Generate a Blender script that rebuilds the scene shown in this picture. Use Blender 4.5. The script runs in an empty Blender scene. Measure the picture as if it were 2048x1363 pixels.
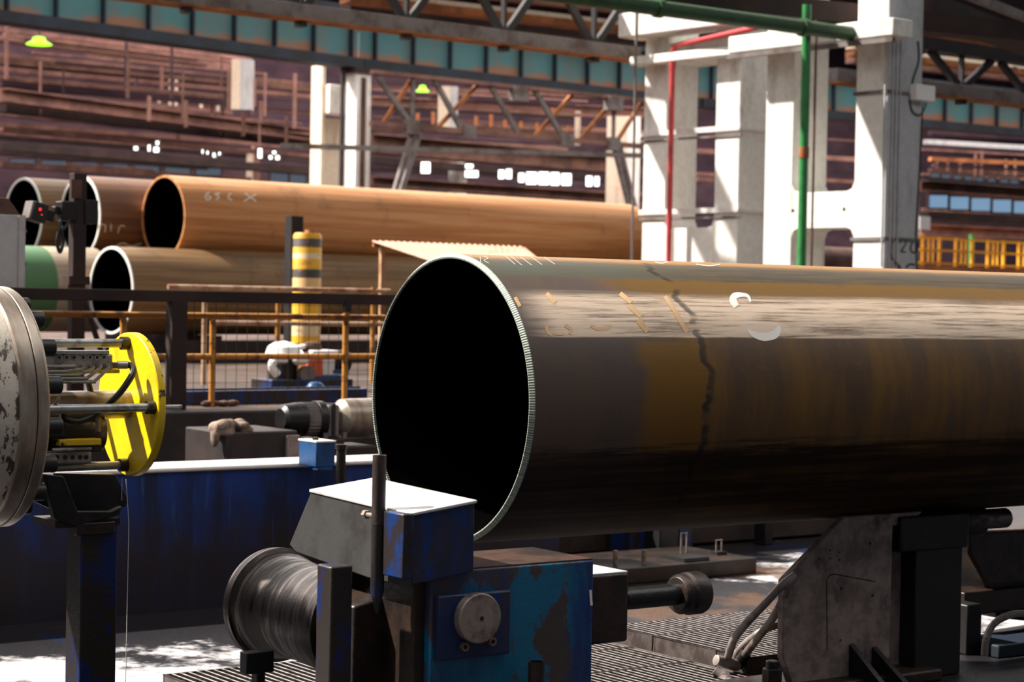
import bpy, bmesh, math, random
from math import sin, cos, pi, radians, sqrt, atan2, tan
from mathutils import Vector, Matrix
random.seed(7)
SC = bpy.context.scene
COL = SC.collection
F = 70.0 / 36.0 * 2048          # focal length in pixels of the 2048-wide photograph
H = 2.1                          # camera height
ROLL = 0.018
PITCH = math.atan(81.5 / F)
C0 = Vector((0, 0, H))
_r0 = Vector((1, 0, 0)); _u0 = Vector((0, sin(PITCH), cos(PITCH)))
FWD = Vector((0, cos(PITCH), -sin(PITCH)))
RT = cos(ROLL) * _r0 + sin(ROLL) * _u0
UP = -sin(ROLL) * _r0 + cos(ROLL) * _u0

def ray(px, py):
    return FWD + RT * ((px - 1024) / F) + UP * ((681.5 - py) / F)
def P(px, py, d):                # point at a pixel, d metres deep
    return C0 + ray(px, py) * d
def PZ(px, py, z):               # pixel on a level plane
    r = ray(px, py); return C0 + r * ((z - H) / r.z)
def LV(a, b, d):                 # a level line through two pixels, d metres deep at the first
    p = P(a[0], a[1], d); return p, PZ(b[0], b[1], p.z)

class Fr:                        # upright frame: u along, v across (away from the camera), z up
    def __init__(s, o, deg):
        s.o = Vector(o); s.t = radians(deg); s.deg = deg
        s.U = Vector((cos(s.t), sin(s.t), 0)); s.V = Vector((-sin(s.t), cos(s.t), 0))
    def l(s, w):
        d = Vector(w) - s.o; return Vector((d.dot(s.U), d.dot(s.V), d.z))
    def w(s, u, v, z):
        return s.o + s.U * u + s.V * v + Vector((0, 0, z))
    def onV(s, v, px, py):       # pixel on the plane v = const -> local point
        r = ray(px, py); t = (v - (C0 - s.o).dot(s.V)) / r.dot(s.V); return s.l(C0 + r * t)
    def onU(s, u, px, py):
        r = ray(px, py); t = (u - (C0 - s.o).dot(s.U)) / r.dot(s.U); return s.l(C0 + r * t)
    def P(s, px, py, d): return s.l(P(px, py, d))
    def PZ(s, px, py, z): return s.l(PZ(px, py, z + s.o.z))

FRONT, REAR = 35.5, 41.0         # directions of the pipe line and of the hall, degrees

# ------------------------------------------------------------------ mesh building
class MB:
    def __init__(s): s.v = []; s.f = []; s.M = None
    def add(s, vs, fs):
        n = len(s.v)
        for p in vs:
            p = Vector(p)
            s.v.append(s.M @ p if s.M else p)
        s.f += [[i + n for i in f] for f in fs]
        return s
    def box(s, lo, hi):
        x0, y0, z0 = lo; x1, y1, z1 = hi
        return s.add([(x0,y0,z0),(x1,y0,z0),(x1,y1,z0),(x0,y1,z0),(x0,y0,z1),(x1,y0,z1),(x1,y1,z1),(x0,y1,z1)],
                     [[0,3,2,1],[4,5,6,7],[0,1,5,4],[1,2,6,5],[2,3,7,6],[3,0,4,7]])
    def bar(s, p0, p1, w, h):    # box between two points, h is its upright side
        p0 = Vector(p0); p1 = Vector(p1); d = (p1 - p0).normalized()
        up = Vector((0,0,1)) if abs(d.z) < .95 else Vector((0,1,0))
        a = d.cross(up).normalized() * (w/2); b = a.normalized().cross(d).normalized() * (h/2)
        return s.add([p0-a-b,p0+a-b,p0+a+b,p0-a+b,p1-a-b,p1+a-b,p1+a+b,p1-a+b],
                     [[0,1,2,3],[7,6,5,4],[0,4,5,1],[1,5,6,2],[2,6,7,3],[3,7,4,0]])
    def prism(s, pts, axis, a, b):
        n = len(pts)
        def mk(p, k):
            return {'x': (k, p[0], p[1]), 'y': (p[0], k, p[1]), 'z': (p[0], p[1], k)}[axis]
        vs = [mk(p, a) for p in pts] + [mk(p, b) for p in pts]
        fs = [list(range(n))[::-1], list(range(n, 2*n))] + [[i, (i+1) % n, (i+1) % n + n, i+n] for i in range(n)]
        return s.add(vs, fs)
    def lathe(s, prof, o, ax, n=48, close=False):   # prof: (distance along axis, radius)
        o = Vector(o); ax = Vector(ax).normalized()
        t = Vector((0,0,1)) if abs(ax.z) < .9 else Vector((1,0,0))
        a = ax.cross(t).normalized(); b = a.cross(ax).normalized()
        vs, fs = [], []
        for (x, r) in prof:
            for k in range(n):
                an = 2*pi*k/n; vs.append(o + ax*x + (a*cos(an) + b*sin(an))*r)
        m = len(prof)
        for i in range(m if close else m-1):
            j = (i+1) % m
            for k in range(n):
                k2 = (k+1) % n
                fs.append([i*n+k, i*n+k2, j*n+k2, j*n+k])
        if not close:
            if prof[0][1] > 1e-5: fs.append([k for k in range(n)])
            if prof[-1][1] > 1e-5: fs.append([(m-1)*n + k for k in range(n)][::-1])
        return s.add(vs, fs)
    def cyl(s, p0, p1, r, r2=None, n=24):
        p0 = Vector(p0); p1 = Vector(p1)
        return s.lathe([(0, r), ((p1-p0).length, r if r2 is None else r2)], p0, p1-p0, n)
    def ring(s, p0, p1, ro, ri, n=32):
        p0 = Vector(p0); p1 = Vector(p1); L = (p1-p0).length
        return s.lathe([(0, ri), (0, ro), (L, ro), (L, ri)], p0, p1-p0, n, close=True)
    def tube(s, pts, r, n=10, smooth=0, closed=False):
        pts = [Vector(p) for p in pts]
        if smooth:
            q = []; m = len(pts)
            for i in range(m - (0 if closed else 1)):
                p0 = pts[(i-1) % m] if closed or i > 0 else pts[i]
                p1 = pts[i]; p2 = pts[(i+1) % m]
                p3 = pts[(i+2) % m] if closed or i+2 < m else p2
                for k in range(smooth):
                    t = k/smooth
                    q.append(.5*((2*p1)+(p2-p0)*t+(2*p0-5*p1+4*p2-p3)*t*t+(3*p1-p0-3*p2+p3)*t**3))
            if not closed: q.append(pts[-1])
            pts = q
        m = len(pts); vs, fs = [], []; a = None
        for i, p in enumerate(pts):
            d = ((pts[(i+1) % m] if closed or i < m-1 else p) - (pts[(i-1) % m] if closed or i > 0 else p)).normalized()
            if a is None:
                t = Vector((0,0,1)) if abs(d.z) < .9 else Vector((1,0,0)); a = d.cross(t).normalized()
            a = (a - d*a.dot(d)).normalized(); b = d.cross(a)
            for k in range(n):
                an = 2*pi*k/n; vs.append(p + (a*cos(an)+b*sin(an))*r)
        for i in range(m if closed else m-1):
            j = (i+1) % m
            for k in range(n):
                fs.append([i*n+k, i*n+(k+1) % n, j*n+(k+1) % n, j*n+k])
        if not closed:
            fs.append(list(range(n))[::-1]); fs.append([(m-1)*n+k for k in range(n)])
        return s.add(vs, fs)
    def ball(s, c, r, sc=(1,1,1), n=20):
        vs, fs = [], []; c = Vector(c); m = n//2
        for i in range(m+1):
            th = pi*i/m
            for k in range(n):
                an = 2*pi*k/n
                vs.append(c + Vector((sin(th)*cos(an)*sc[0], sin(th)*sin(an)*sc[1], cos(th)*sc[2]))*r)
        for i in range(m):
            for k in range(n): fs.append([i*n+k, (i+1)*n+k, (i+1)*n+(k+1) % n, i*n+(k+1) % n])
        return s.add(vs, fs)
    def build(s, name, m, parent=None, loc=None, rz=0, bevel=0, segs=2, flat=False):
        me = bpy.data.meshes.new(name)
        me.from_pydata([tuple(v) for v in s.v], [], s.f)
        bm = bmesh.new(); bm.from_mesh(me)
        bmesh.ops.remove_doubles(bm, verts=bm.verts, dist=1e-6)
        bmesh.ops.recalc_face_normals(bm, faces=bm.faces)
        bm.to_mesh(me); bm.free()
        if not flat:
            me.polygons.foreach_set('use_smooth', [True]*len(me.polygons))
            try: me.set_sharp_from_angle(angle=radians(32))
            except Exception: pass
        me.materials.append(m)
        o = bpy.data.objects.new(name, me); COL.objects.link(o)
        if parent: o.parent = parent
        if loc is not None: o.location = loc; o.rotation_euler = (0, 0, rz)
        if bevel:
            b = o.modifiers.new('edge', 'BEVEL'); b.width = bevel; b.segments = segs
            b.limit_method = 'ANGLE'; b.angle_limit = radians(40)
        return o

def tag(o, label=None, cat=None, group=None, kind=None):
    if label: o['label'] = label
    if cat: o['category'] = cat
    if group: o['group'] = group
    if kind: o['kind'] = kind
    return o
def thing(name, label, cat, fr, group=None):
    o = bpy.data.objects.new(name, None); COL.objects.link(o)
    o.location = fr.o; o.rotation_euler = (0, 0, fr.t); o.empty_display_size = .2
    return tag(o, label, cat, group, 'thing')
def single(mb, name, label, cat, m, fr, group=None, kind='thing', **k):
    return tag(mb.build(name, m, None, fr.o, fr.t, **k), label, cat, group, kind)
def struct(mb, name, m, fr, **k):
    return tag(mb.build(name, m, None, fr.o, fr.t, **k), kind='structure')
def dup(o, parent=None):
    c = o.copy(); COL.objects.link(c)
    if parent: c.parent = parent
    for ch in list(o.children): dup(ch, c)
    return c
def line_frame(p0, p1):          # frame at p0 whose u axis runs to p1 (level)
    d = p1 - p0
    return Fr(p0, math.degrees(atan2(d.y, d.x))), sqrt(d.x*d.x + d.y*d.y)
def beam(name, label, a, b, d, h, w, m, cat='beam', group=None, ibeam=False, ext=(0,0)):
    # level beam whose lower edge passes through pixels a and b
    p0, p1 = LV(a, b, d); fr, L = line_frame(p0, p1); mb = MB()
    x0, x1 = -ext[0], L + ext[1]
    if ibeam:
        t = min(.06, h*.12)
        mb.box((x0,-w/2,0),(x1,w/2,t)); mb.box((x0,-w/2,h-t),(x1,w/2,h)); mb.box((x0,-w*.08,t),(x1,w*.08,h-t))
    else: mb.box((x0,-w/2,0),(x1,w/2,h))
    return single(mb, name, label, cat, m, fr, group), fr, L

# ------------------------------------------------------------------ materials
def S(r, g, b):
    f = lambda c: (c/255/12.92) if c/255 <= .04045 else ((c/255+.055)/1.055)**2.4
    return (f(r), f(g), f(b), 1)
class G:                         # small node-graph helper
    def __init__(s, name):
        s.m = bpy.data.materials.new(name); s.m.use_nodes = True
        s.nt = s.m.node_tree; s.b = s.nt.nodes['Principled BSDF']
        s.tc = s.nt.nodes.new('ShaderNodeTexCoord')
        s.obj = s.tc.outputs['Object']
    def n(s, t, **k):
        x = s.nt.nodes.new(t)
        for a, v in k.items(): setattr(x, a, v)
        return x
    def L(s, a, b): s.nt.links.new(a, b)
    def put(s, sock, v):
        if hasattr(v, 'is_output') or isinstance(v, bpy.types.NodeSocket): s.L(v, sock)
        else: sock.default_value = v
    def math(s, op, a, b=0.0, c=None):
        x = s.n('ShaderNodeMath', operation=op); s.put(x.inputs[0], a); s.put(x.inputs[1], b)
        if c is not None: s.put(x.inputs[2], c)
        return x.outputs[0]
    def smooth(s, v, a, b):      # 0..1 between a and b
        x = s.n('ShaderNodeMapRange', interpolation_type='SMOOTHSTEP')
        s.put(x.inputs['Value'], v); x.inputs['From Min'].default_value = a; x.inputs['From Max'].default_value = b
        return x.outputs[0]
    def mapv(s, sc=(1,1,1), loc=(0,0,0), src=None):
        x = s.n('ShaderNodeMapping'); s.L(src or s.obj, x.inputs['Vector'])
        x.inputs['Scale'].default_value = sc; x.inputs['Location'].default_value = loc
        return x.outputs[0]
    def noise(s, scale, sc=(1,1,1), det=5, rough=.6, loc=(0,0,0), src=None, dist=0):
        x = s.n('ShaderNodeTexNoise'); s.L(s.mapv(sc, loc, src), x.inputs['Vector'])
        x.inputs['Scale'].default_value = scale; x.inputs['Detail'].default_value = det
        x.inputs['Roughness'].default_value = rough; x.inputs['Distortion'].default_value = dist
        return x.outputs['Fac']
    def mix(s, fac, a, b, mode='MIX'):
        x = s.n('ShaderNodeMix', data_type='RGBA', blend_type=mode)
        s.put(x.inputs[0], fac); s.put(x.inputs[6], a); s.put(x.inputs[7], b)
        return x.outputs[2]
    def mixf(s, fac, a, b):
        x = s.n('ShaderNodeMix', data_type='FLOAT')
        s.put(x.inputs[0], fac); s.put(x.inputs[2], a); s.put(x.inputs[3], b)
        return x.outputs[0]
    def comb(s, x, y, z):
        c = s.n('ShaderNodeCombineXYZ'); s.put(c.inputs[0], x); s.put(c.inputs[1], y); s.put(c.inputs[2], z)
        return c.outputs[0]
    def xyz(s):
        x = s.n('ShaderNodeSeparateXYZ'); s.L(s.obj, x.inputs[0]); return x.outputs
    def set(s, **k):
        names = dict(col='Base Color', rough='Roughness', metal='Metallic', spec='Specular IOR Level', em='Emission Color', es='Emission Strength', coat='Coat Weight')
        for a, v in k.items(): s.put(s.b.inputs[names[a]], v)
        return s
    def bump(s, h, st=.3, dist=.01):
        x = s.n('ShaderNodeBump'); s.L(h, x.inputs['Height'])
        x.inputs['Strength'].default_value = st; x.inputs['Distance'].default_value = dist
        s.L(x.outputs[0], s.b.inputs['Normal']); return s

def worn(name, base, chip=None, cs=5, ct=.56, cw=.04, stretch=(1,1,1), dirt=None, ds=2.5, dt=.5, dw=.15,
         dstretch=(1,1,1), rough=.55, chip_rough=None, metal=0, chip_metal=None, bump=.25, bs=45, spec=.5):
    g = G(name); col = base; r = rough; me = metal
    if chip:
        f = g.smooth(g.noise(cs, stretch, 7, .65), ct-cw, ct+cw)
        col = g.mix(f, col, chip)
        if chip_rough is not None: r = g.mixf(f, rough, chip_rough)
        if chip_metal is not None: me = g.mixf(f, metal, chip_metal)
    if dirt:
        f = g.smooth(g.noise(ds, dstretch, 6, .6, (3.1, 1.7, .4)), dt-dw, dt+dw)
        col = g.mix(f, col, dirt)
    v = g.noise(9, (1,1,1), 4, .6, (8, 2, 5))
    col = g.mix(g.math('MULTIPLY', v, .35), col, (0, 0, 0, 1))
    g.set(col=col, rough=r, metal=me, spec=spec)
    if bump: g.bump(g.noise(bs, (1,1,1), 4), bump, .006)
    return g.m
def plain(name, col, rough=.5, metal=0, spec=.5):
    g = G(name); g.set(col=col, rough=rough, metal=metal, spec=spec)
    v = g.noise(14, (1,1,1), 4); g.set(rough=g.mixf(v, rough*.8, min(1, rough*1.25)))
    return g.m
def glow(name, col, st):
    g = G(name); g.set(col=(0,0,0,1), em=col, es=st); return g.m
M = {}
M['conc'] = worn('white_concrete', S(246,243,236), S(214,208,198), 2.2, .62, .1, (1,1,.35), S(180,170,158), 1.2, .70, .12, (1,1,.5), .85, bump=.2, spec=.2)
M['greyconc'] = worn('grey_concrete', S(196,198,200), S(165,166,166), 3, .6, .1, (1,1,.3), rough=.8, spec=.2)
M['cream'] = worn('cream_concrete', S(228,212,190), S(190,150,120), 1.5, .62, .1, (1,1,.3), rough=.85, spec=.2)
M['brown'] = worn('brown_steel', S(116,86,74), S(80,58,52), 1.2, .5, .15, rough=.75, spec=.2, bump=0)
M['pinkbrown'] = worn('dusty_brown_steel', S(150,112,100), S(104,78,72), .8, .52, .15, rough=.8, spec=.2, bump=0)
M['darkbrown'] = worn('dark_brown_steel', S(64,48,44), S(44,34,34), 1.2, .5, .15, rough=.7, spec=.25, bump=0)
M['purple'] = worn('purple_haze_cladding', S(88,70,76), S(60,48,58), .35, .5, .2, (1,1,2.5), rough=.9, spec=.1, bump=0)  # purple haze of the far hall painted into the colour
M['greysteel'] = worn('grey_steel', S(128,120,118), S(92,76,68), 2, .55, .12, rough=.6, spec=.3, bump=0)
M['darksteel'] = worn('dark_steel', S(30,28,31), S(44,34,30), 3, .55, .12, rough=.55, spec=.35, bump=.1)
M['navy'] = worn('navy_flange_paint', S(36,48,62), S(30,34,40), 1.5, .5, .15, rough=.6, spec=.3, bump=0)
M['rustbeam'] = worn('orange_primed_steel', S(176,112,66), S(120,74,48), 1.5, .52, .15, rough=.7, spec=.25, bump=0)
M['yellowrail'] = worn('ochre_rail_paint', S(206,140,56), S(120,74,40), 6, .58, .08, rough=.5, bump=0)
M['palerail'] = worn('worn_pale_rail', S(214,176,140), S(150,92,58), 3, .55, .1, rough=.35, bump=0)
M['fence'] = worn('yellow_fence_paint', S(240,178,20), S(200,140,20), 3, .6, .1, rough=.5, bump=0)
M['greenpipe'] = worn('green_pipe_paint', S(52,138,72), S(40,96,54), 3, .6, .1, rough=.4, bump=0)
M['dkgreenpipe'] = worn('dark_green_pipe_paint', S(44,84,46), S(40,60,40), 3, .6, .1, rough=.5, bump=0)
M['redpipe'] = worn('red_pipe_paint', S(204,66,70), S(160,50,54), 3, .6, .1, rough=.45, bump=0)
M['black'] = plain('black_rubber', S(22,21,22), .45)
M['blackmetal'] = worn('black_oily_steel', S(24,22,23), S(44,36,32), 6, .58, .08, rough=.38, metal=.2, bump=.3)
M['oily'] = worn('brown_black_oily_steel', S(60,43,33), S(30,24,22), 5, .5, .12, rough=.42, metal=.15, bump=.5, bs=30)
M['bracket'] = worn('dusty_brown_black_casting', S(164,144,136), S(124,106,98), 8, .52, .12, dirt=S(40,32,29), ds=3, dt=.62, dw=.08, rough=.62, bump=.6, bs=26)
M['blue'] = worn('chipped_blue_paint', S(4,66,156), S(62,48,42), 5, .46, .03, (1.6,1.6,.7), S(6,36,84), 2.2, .5, .15, (1.4,1.4,.5), .42, .6, bump=.3)
M['bluegreen'] = worn('faded_blue_green_paint', S(14,112,150), S(76,66,60), 3.0, .505, .02, (1.5,1.5,.8), S(12,50,116), 2.6, .5, .12, (1.5,1.5,.4), .42, .6, bump=.3)
M['darkblue'] = worn('dark_blue_paint', S(6,48,108), S(40,32,32), 5, .5, .06, (1.5,1.5,.6), rough=.42, bump=.3)
M['brightblue'] = worn('bright_blue_paint', S(18,74,128), S(16,48,90), 4, .56, .08, rough=.4)
M['grey_face'] = worn('dark_grey_paint', S(66,66,66), S(48,44,42), 4, .55, .12, rough=.5, bump=.2)
M['topplate'] = worn('glare_white_steel', S(236,234,232), S(200,190,182), 5, .62, .08, rough=.42, metal=.35, bump=.1)  # near-white base paints in glare on lit tops
M['post'] = worn('oily_blue_black_post', S(42,34,31), S(12,34,92), 4, .56, .03, (1.5,1.5,.6), rough=.4, bump=.4)
M['wheel'] = worn('polished_roller_steel', S(130,118,110), S(50,38,34), 9, .48, .08, (.4,4,.4), S(34,26,24), 4, .48, .1, (.5,5,.5), .3, .5, .7, .3, bump=.2)
M['machined'] = worn('machined_ring_steel', S(190,176,160), S(140,122,108), 3, .5, .2, (4,1,1), rough=.34, metal=.5, bump=.05)
M['drum'] = worn('scraped_cream_paint', S(220,208,192), S(96,80,72), 17, .53, .02, (1.6,1,.8), rough=.5, chip_rough=.35, chip_metal=.4, bump=.25)
M['rod'] = worn('grey_plated_rod', S(178,178,174), S(120,116,112), 12, .55, .1, rough=.33, metal=.6, bump=.05)
M['copper'] = worn('dull_hydraulic_line', S(176,170,160), S(120,116,108), 12, .55, .1, rough=.35, metal=.6, bump=0)
M['manifold'] = worn('worn_manifold_steel', S(170,156,146), S(112,98,90), 9, .55, .1, rough=.42, metal=.4, bump=.2)
M['yellow'] = worn('yellow_disc_paint', S(252,214,0), S(226,178,0), 5, .62, .1, rough=.4, bump=.05)
M['yellowchip'] = worn('chipped_yellow_paint', S(236,196,10), S(52,46,38), 9, .58, .02, rough=.45)
M['grating'] = worn('worn_grating_steel', S(186,176,174), S(100,86,80), 16, .55, .1, rough=.5, metal=.25, bump=.2)
M['gratingside'] = worn('grimy_grating_edge', S(90,78,74), S(60,50,46), 10, .5, .1, rough=.6)
M['grime'] = worn('black_grime', S(34,28,27), S(22,19,19), 8, .5, .1, rough=.8, spec=.1)
M['hose'] = worn('grey_hose_rubber', S(150,138,132), S(96,86,80), 9, .55, .1, rough=.42, bump=.2)
M['cloth'] = worn('dirty_cloth', S(170,148,132), S(120,100,88), 8, .5, .12, rough=.9, bump=.5)
M['white'] = plain('white_enamel', S(245,243,240), .4)
M['greycab'] = worn('grey_cabinet_paint', S(196,192,192), S(176,170,170), 2, .6, .1, rough=.6, bump=0)
M['pale_cap'] = worn('pale_worn_and_glare_cap', S(236,230,226), S(150,140,140), 5, .64, .05, rough=.5, bump=.3)
M['corr'] = worn('pinkish_corrugated_sheet', S(206,152,124), S(170,116,88), 2, .6, .1, rough=.6, bump=0)
M['chalk'] = plain('white_chalk_paint', S(242,236,226), .7)
M['tube'] = worn('rusty_tube_steel', S(92,70,62), S(54,42,40), 6, .5, .1, (1,1,.5), S(20,40,100), 4, .64, .03, (1,1,.6), .45, bump=.3)
M['rimlit'] = plain('sunlit_rim_white', S(250,250,246), .5, .1)  # sunlit shine of the rear rims painted in as white
M['lid'] = worn('rusty_brown_plate', S(84,62,52), S(50,40,38), 4, .5, .1, rough=.4, bump=.3)
M['greychalk'] = plain('grey_chalk', S(176,170,158), .8)
M['mill'] = worn('dark_trough_steel', S(58,44,40), S(38,30,28), 3, .5, .15, rough=.6, bump=.2)
M['orangefloor'] = worn('dusty_lit_floor', S(96,76,64), S(60,48,43), .9, .5, .15, rough=.75, spec=.3, bump=0)
M['green_lamp'] = glow('green_lamp_glow', (.35, 1, .02, 1), 2.2)
M['sky'] = glow('daylight_opening', (1, .98, .95, 1), 3.2)
M['bluewin'] = glow('blue_daylight_pane', (.30, .50, .74, 1), .55)
M['dimwin'] = glow('dim_daylight_pane', (.16, .22, .30, 1), .32)
M['redled'] = glow('red_indicator_glow', (1, .02, .02, 1), 2)
M['water'] = plain('dripping_emulsion', S(225,222,215), .2)
M['num'] = plain('black_stencil_paint', S(40,44,48), .7)
M['bore'] = plain('shade_black_bore', S(7,6,6), .9, spec=0)  # shade inside the open pipes painted in as black
M['stud'] = worn('worn_stud_steel', S(150,136,122), S(96,84,76), 12, .55, .1, rough=.4, metal=.4)

def front_pipe():
    g = G('rolled_pipe_steel'); X, Y, Z = g.xyz()
    a = g.math('MULTIPLY', g.math('ARCTAN2', Z, g.math('MULTIPLY', Y, -1.0)), 57.2958)   # degrees above the side facing the camera
    av = g.comb(g.math('MULTIPLY', X, .55), g.math('MULTIPLY', a, .16), 0.0)               # drawn out along the pipe
    bv = g.comb(g.math('MULTIPLY', X, 5.0), g.math('MULTIPLY', a, .012), 0.0)              # drawn out around it
    st = g.noise(3.0, src=av, det=7, rough=.7); st2 = g.noise(1.3, src=av, det=5, loc=(5,3,0))
    ba = g.noise(1.0, src=bv, det=5, rough=.6); ba2 = g.noise(2.6, src=bv, det=3, loc=(4,1,0))
    fine = g.noise(9.0, src=bv, det=4, rough=.7, loc=(2,5,0)); blot = g.noise(1.1, (1,1,1), 6, .65, (1,4,2))
    col = g.mix(g.smooth(g.math('ADD', ba, g.math('MULTIPLY', g.math('SUBTRACT', blot, .5), .7)), .34, .68), S(94,72,52), S(126,90,38))
    col = g.mix(g.math('MULTIPLY', g.smooth(fine, .5, .75), .35), col, S(70,54,44))
    col = g.mix(g.math('MULTIPLY', g.smooth(g.noise(14, (1,1,1), 5, .7), .58, .72), .25), col, S(150,112,62))
    col = g.mix(g.math('MULTIPLY', g.smooth(ba2, .56, .78), .35), col, S(74,66,68))
    # grey mill scale near the end
    col = g.mix(g.math('MULTIPLY', g.math('SUBTRACT', 1.0, g.smooth(X, .55, 1.0)), .8), col, S(92,80,74))
    # ochre patch before the seam stain
    w = g.math('ADD', X, g.math('MULTIPLY', g.math('SUBTRACT', g.noise(1.0, src=g.comb(0.0, g.math('MULTIPLY', a, .05), 2.0), det=3), .5), .3))
    patch = g.math('MULTIPLY', g.smooth(w, .60, .72), g.math('SUBTRACT', 1.0, g.smooth(w, 1.03, 1.06)))
    patch = g.math('MULTIPLY', patch, g.math('MULTIPLY', g.smooth(a, -21, -18), g.math('SUBTRACT', 1.0, g.smooth(a, 24, 26))))
    col = g.mix(g.math('MULTIPLY', patch, .75), col, S(134,92,14))
    seam = g.math('MULTIPLY', g.smooth(w, 1.04, 1.055), g.math('SUBTRACT', 1.0, g.smooth(w, 1.075, 1.105)))
    seam = g.math('MULTIPLY', seam, g.smooth(g.noise(1.4, src=g.comb(0.0, g.math('MULTIPLY', a, .06), 7.0), det=4), .40, .52))
    # ochre bands high on the side
    jig = g.math('ADD', a, g.math('MULTIPLY', g.math('SUBTRACT', st2, .5), 7.0))
    ob = g.math('MULTIPLY', g.smooth(jig, 48, 50), g.math('SUBTRACT', 1.0, g.smooth(jig, 57, 59)))
    ob = g.math('MULTIPLY', ob, g.smooth(X, .5, .9))
    col = g.mix(g.math('MULTIPLY', ob, g.smooth(st, .28, .5)), col, S(118,84,26))
    gr = g.math('MULTIPLY', g.smooth(jig, 57, 60), g.math('SUBTRACT', 1.0, g.smooth(jig, 71, 76)))
    col = g.mix(g.math('MULTIPLY', gr, .85), col, g.mix(g.smooth(st, .35, .65), g.mix(g.smooth(X, .3, 1.6), S(84,98,86), S(58,56,48)), S(92,82,64)))
    tp = g.smooth(jig, 73, 79)  # light grazing the top edge painted in as tan
    col = g.mix(g.math('MULTIPLY', tp, .85), col, S(170,124,66))
    # streaky worn band, with the overhead light's reflection painted in pale
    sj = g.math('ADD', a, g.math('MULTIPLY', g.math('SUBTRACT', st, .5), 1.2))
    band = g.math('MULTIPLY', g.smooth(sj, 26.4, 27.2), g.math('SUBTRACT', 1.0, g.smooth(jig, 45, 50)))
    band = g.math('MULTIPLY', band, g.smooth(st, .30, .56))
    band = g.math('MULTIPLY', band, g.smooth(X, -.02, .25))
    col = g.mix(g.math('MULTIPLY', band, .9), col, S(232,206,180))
    # oily underside, carried to the open end to paint in its shade
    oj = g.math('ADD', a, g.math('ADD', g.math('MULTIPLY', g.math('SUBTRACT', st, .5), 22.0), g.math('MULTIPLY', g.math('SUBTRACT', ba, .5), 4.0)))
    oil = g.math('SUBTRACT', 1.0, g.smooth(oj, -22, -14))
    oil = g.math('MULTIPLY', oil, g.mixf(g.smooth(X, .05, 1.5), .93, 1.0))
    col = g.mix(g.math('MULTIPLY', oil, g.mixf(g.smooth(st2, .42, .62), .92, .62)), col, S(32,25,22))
    col = g.mix(g.math('MULTIPLY', seam, .75), col, S(34,26,24))
    col = g.mix(g.math('MULTIPLY', g.noise(30, src=av, det=3), .3), col, S(30,22,18))
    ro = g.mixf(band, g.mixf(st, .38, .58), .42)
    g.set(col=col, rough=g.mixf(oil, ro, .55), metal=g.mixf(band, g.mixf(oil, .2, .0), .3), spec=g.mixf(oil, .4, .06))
    g.bump(g.math('ADD', st, g.noise(30, (1,1,1), 4)), .10, .004)
    return g.m
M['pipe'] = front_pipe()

def rim_mat():
    g = G('machined_bevel_steel'); X, Y, Z = g.xyz()
    a = g.math('MULTIPLY', g.math('ARCTAN2', Z, Y), 57.2958)
    w = g.math('SINE', g.math('MULTIPLY', a, 6.3)); w2 = g.noise(1.0, src=g.comb(g.math('MULTIPLY', a, .9), 0.0, 0.0), det=3)
    f = g.smooth(g.math('ADD', g.math('MULTIPLY', w, .08), w2), .25, .8)
    g.set(col=g.mix(f, S(112,124,110), S(190,196,182)), rough=.4, metal=.45)
    g.bump(g.math('ADD', w, w2), .3, .003)
    return g.m
M['rim'] = rim_mat()

def rear_pipe(name, base, low, streak, coat=None):
    g = G(name); X, Y, Z = g.xyz()
    a = g.math('MULTIPLY', g.math('ARCTAN2', Z, g.math('MULTIPLY', Y, -1.0)), 57.2958)
    st = g.noise(1.6, src=g.comb(g.math('MULTIPLY', X, .16), g.math('MULTIPLY', a, .06), 0.0), det=6, rough=.65)
    bv = g.noise(1.0, src=g.comb(g.math('MULTIPLY', X, 1.6), g.math('MULTIPLY', a, .012), 3.0), det=5)
    col = g.mix(g.smooth(st, .38, .62), base, low)
    col = g.mix(g.math('MULTIPLY', g.smooth(bv, .56, .72), .55), col, streak)
    if coat:
        col = g.mix(g.math('SUBTRACT', 1.0, g.smooth(X, coat[0], coat[0]+.03)), col, coat[1])
    g.set(col=col, rough=g.mixf(st, .42, .62), metal=.1, spec=.4)
    return g.m
M['rp_orange'] = rear_pipe('rusty_orange_pipe', S(206,150,100), S(182,118,66), S(120,80,56))
M['rp_brown'] = rear_pipe('brown_pipe', S(130,90,60), S(104,72,54), S(74,56,52))
M['rp_tan'] = rear_pipe('tan_pipe', S(140,108,72), S(108,80,52), S(80,62,48))
M['rp_green'] = rear_pipe('grey_green_coated_pipe', S(190,172,150), S(170,152,130), S(150,130,110), (6.0, S(84,126,86)))

def girder_web():
    g = G('teal_web_paint'); X, Y, Z = g.xyz()
    n = g.noise(.42, (1,1,.2), 5, .6); n2 = g.noise(1.1, (1,1,.15), 5, .6, (2,0,4))
    col = g.mix(g.smooth(n2, .4, .62), S(70,112,116), S(84,104,102))
    z = g.math('ADD', Z, g.math('MULTIPLY', g.math('SUBTRACT', n, .5), 1.5))
    f = g.math('SUBTRACT', 1.0, g.smooth(z, .34, .62))
    col = g.mix(f, col, S(134,94,72))
    pale = g.smooth(g.noise(.33, (1,1,1), 3, .5, (9.3,0,2)), .66, .72)
    col = g.mix(g.math('MULTIPLY', pale, .6), col, S(200,190,176))
    g.set(col=col, rough=.6, spec=.3); return g.m
M['web'] = girder_web()

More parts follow.
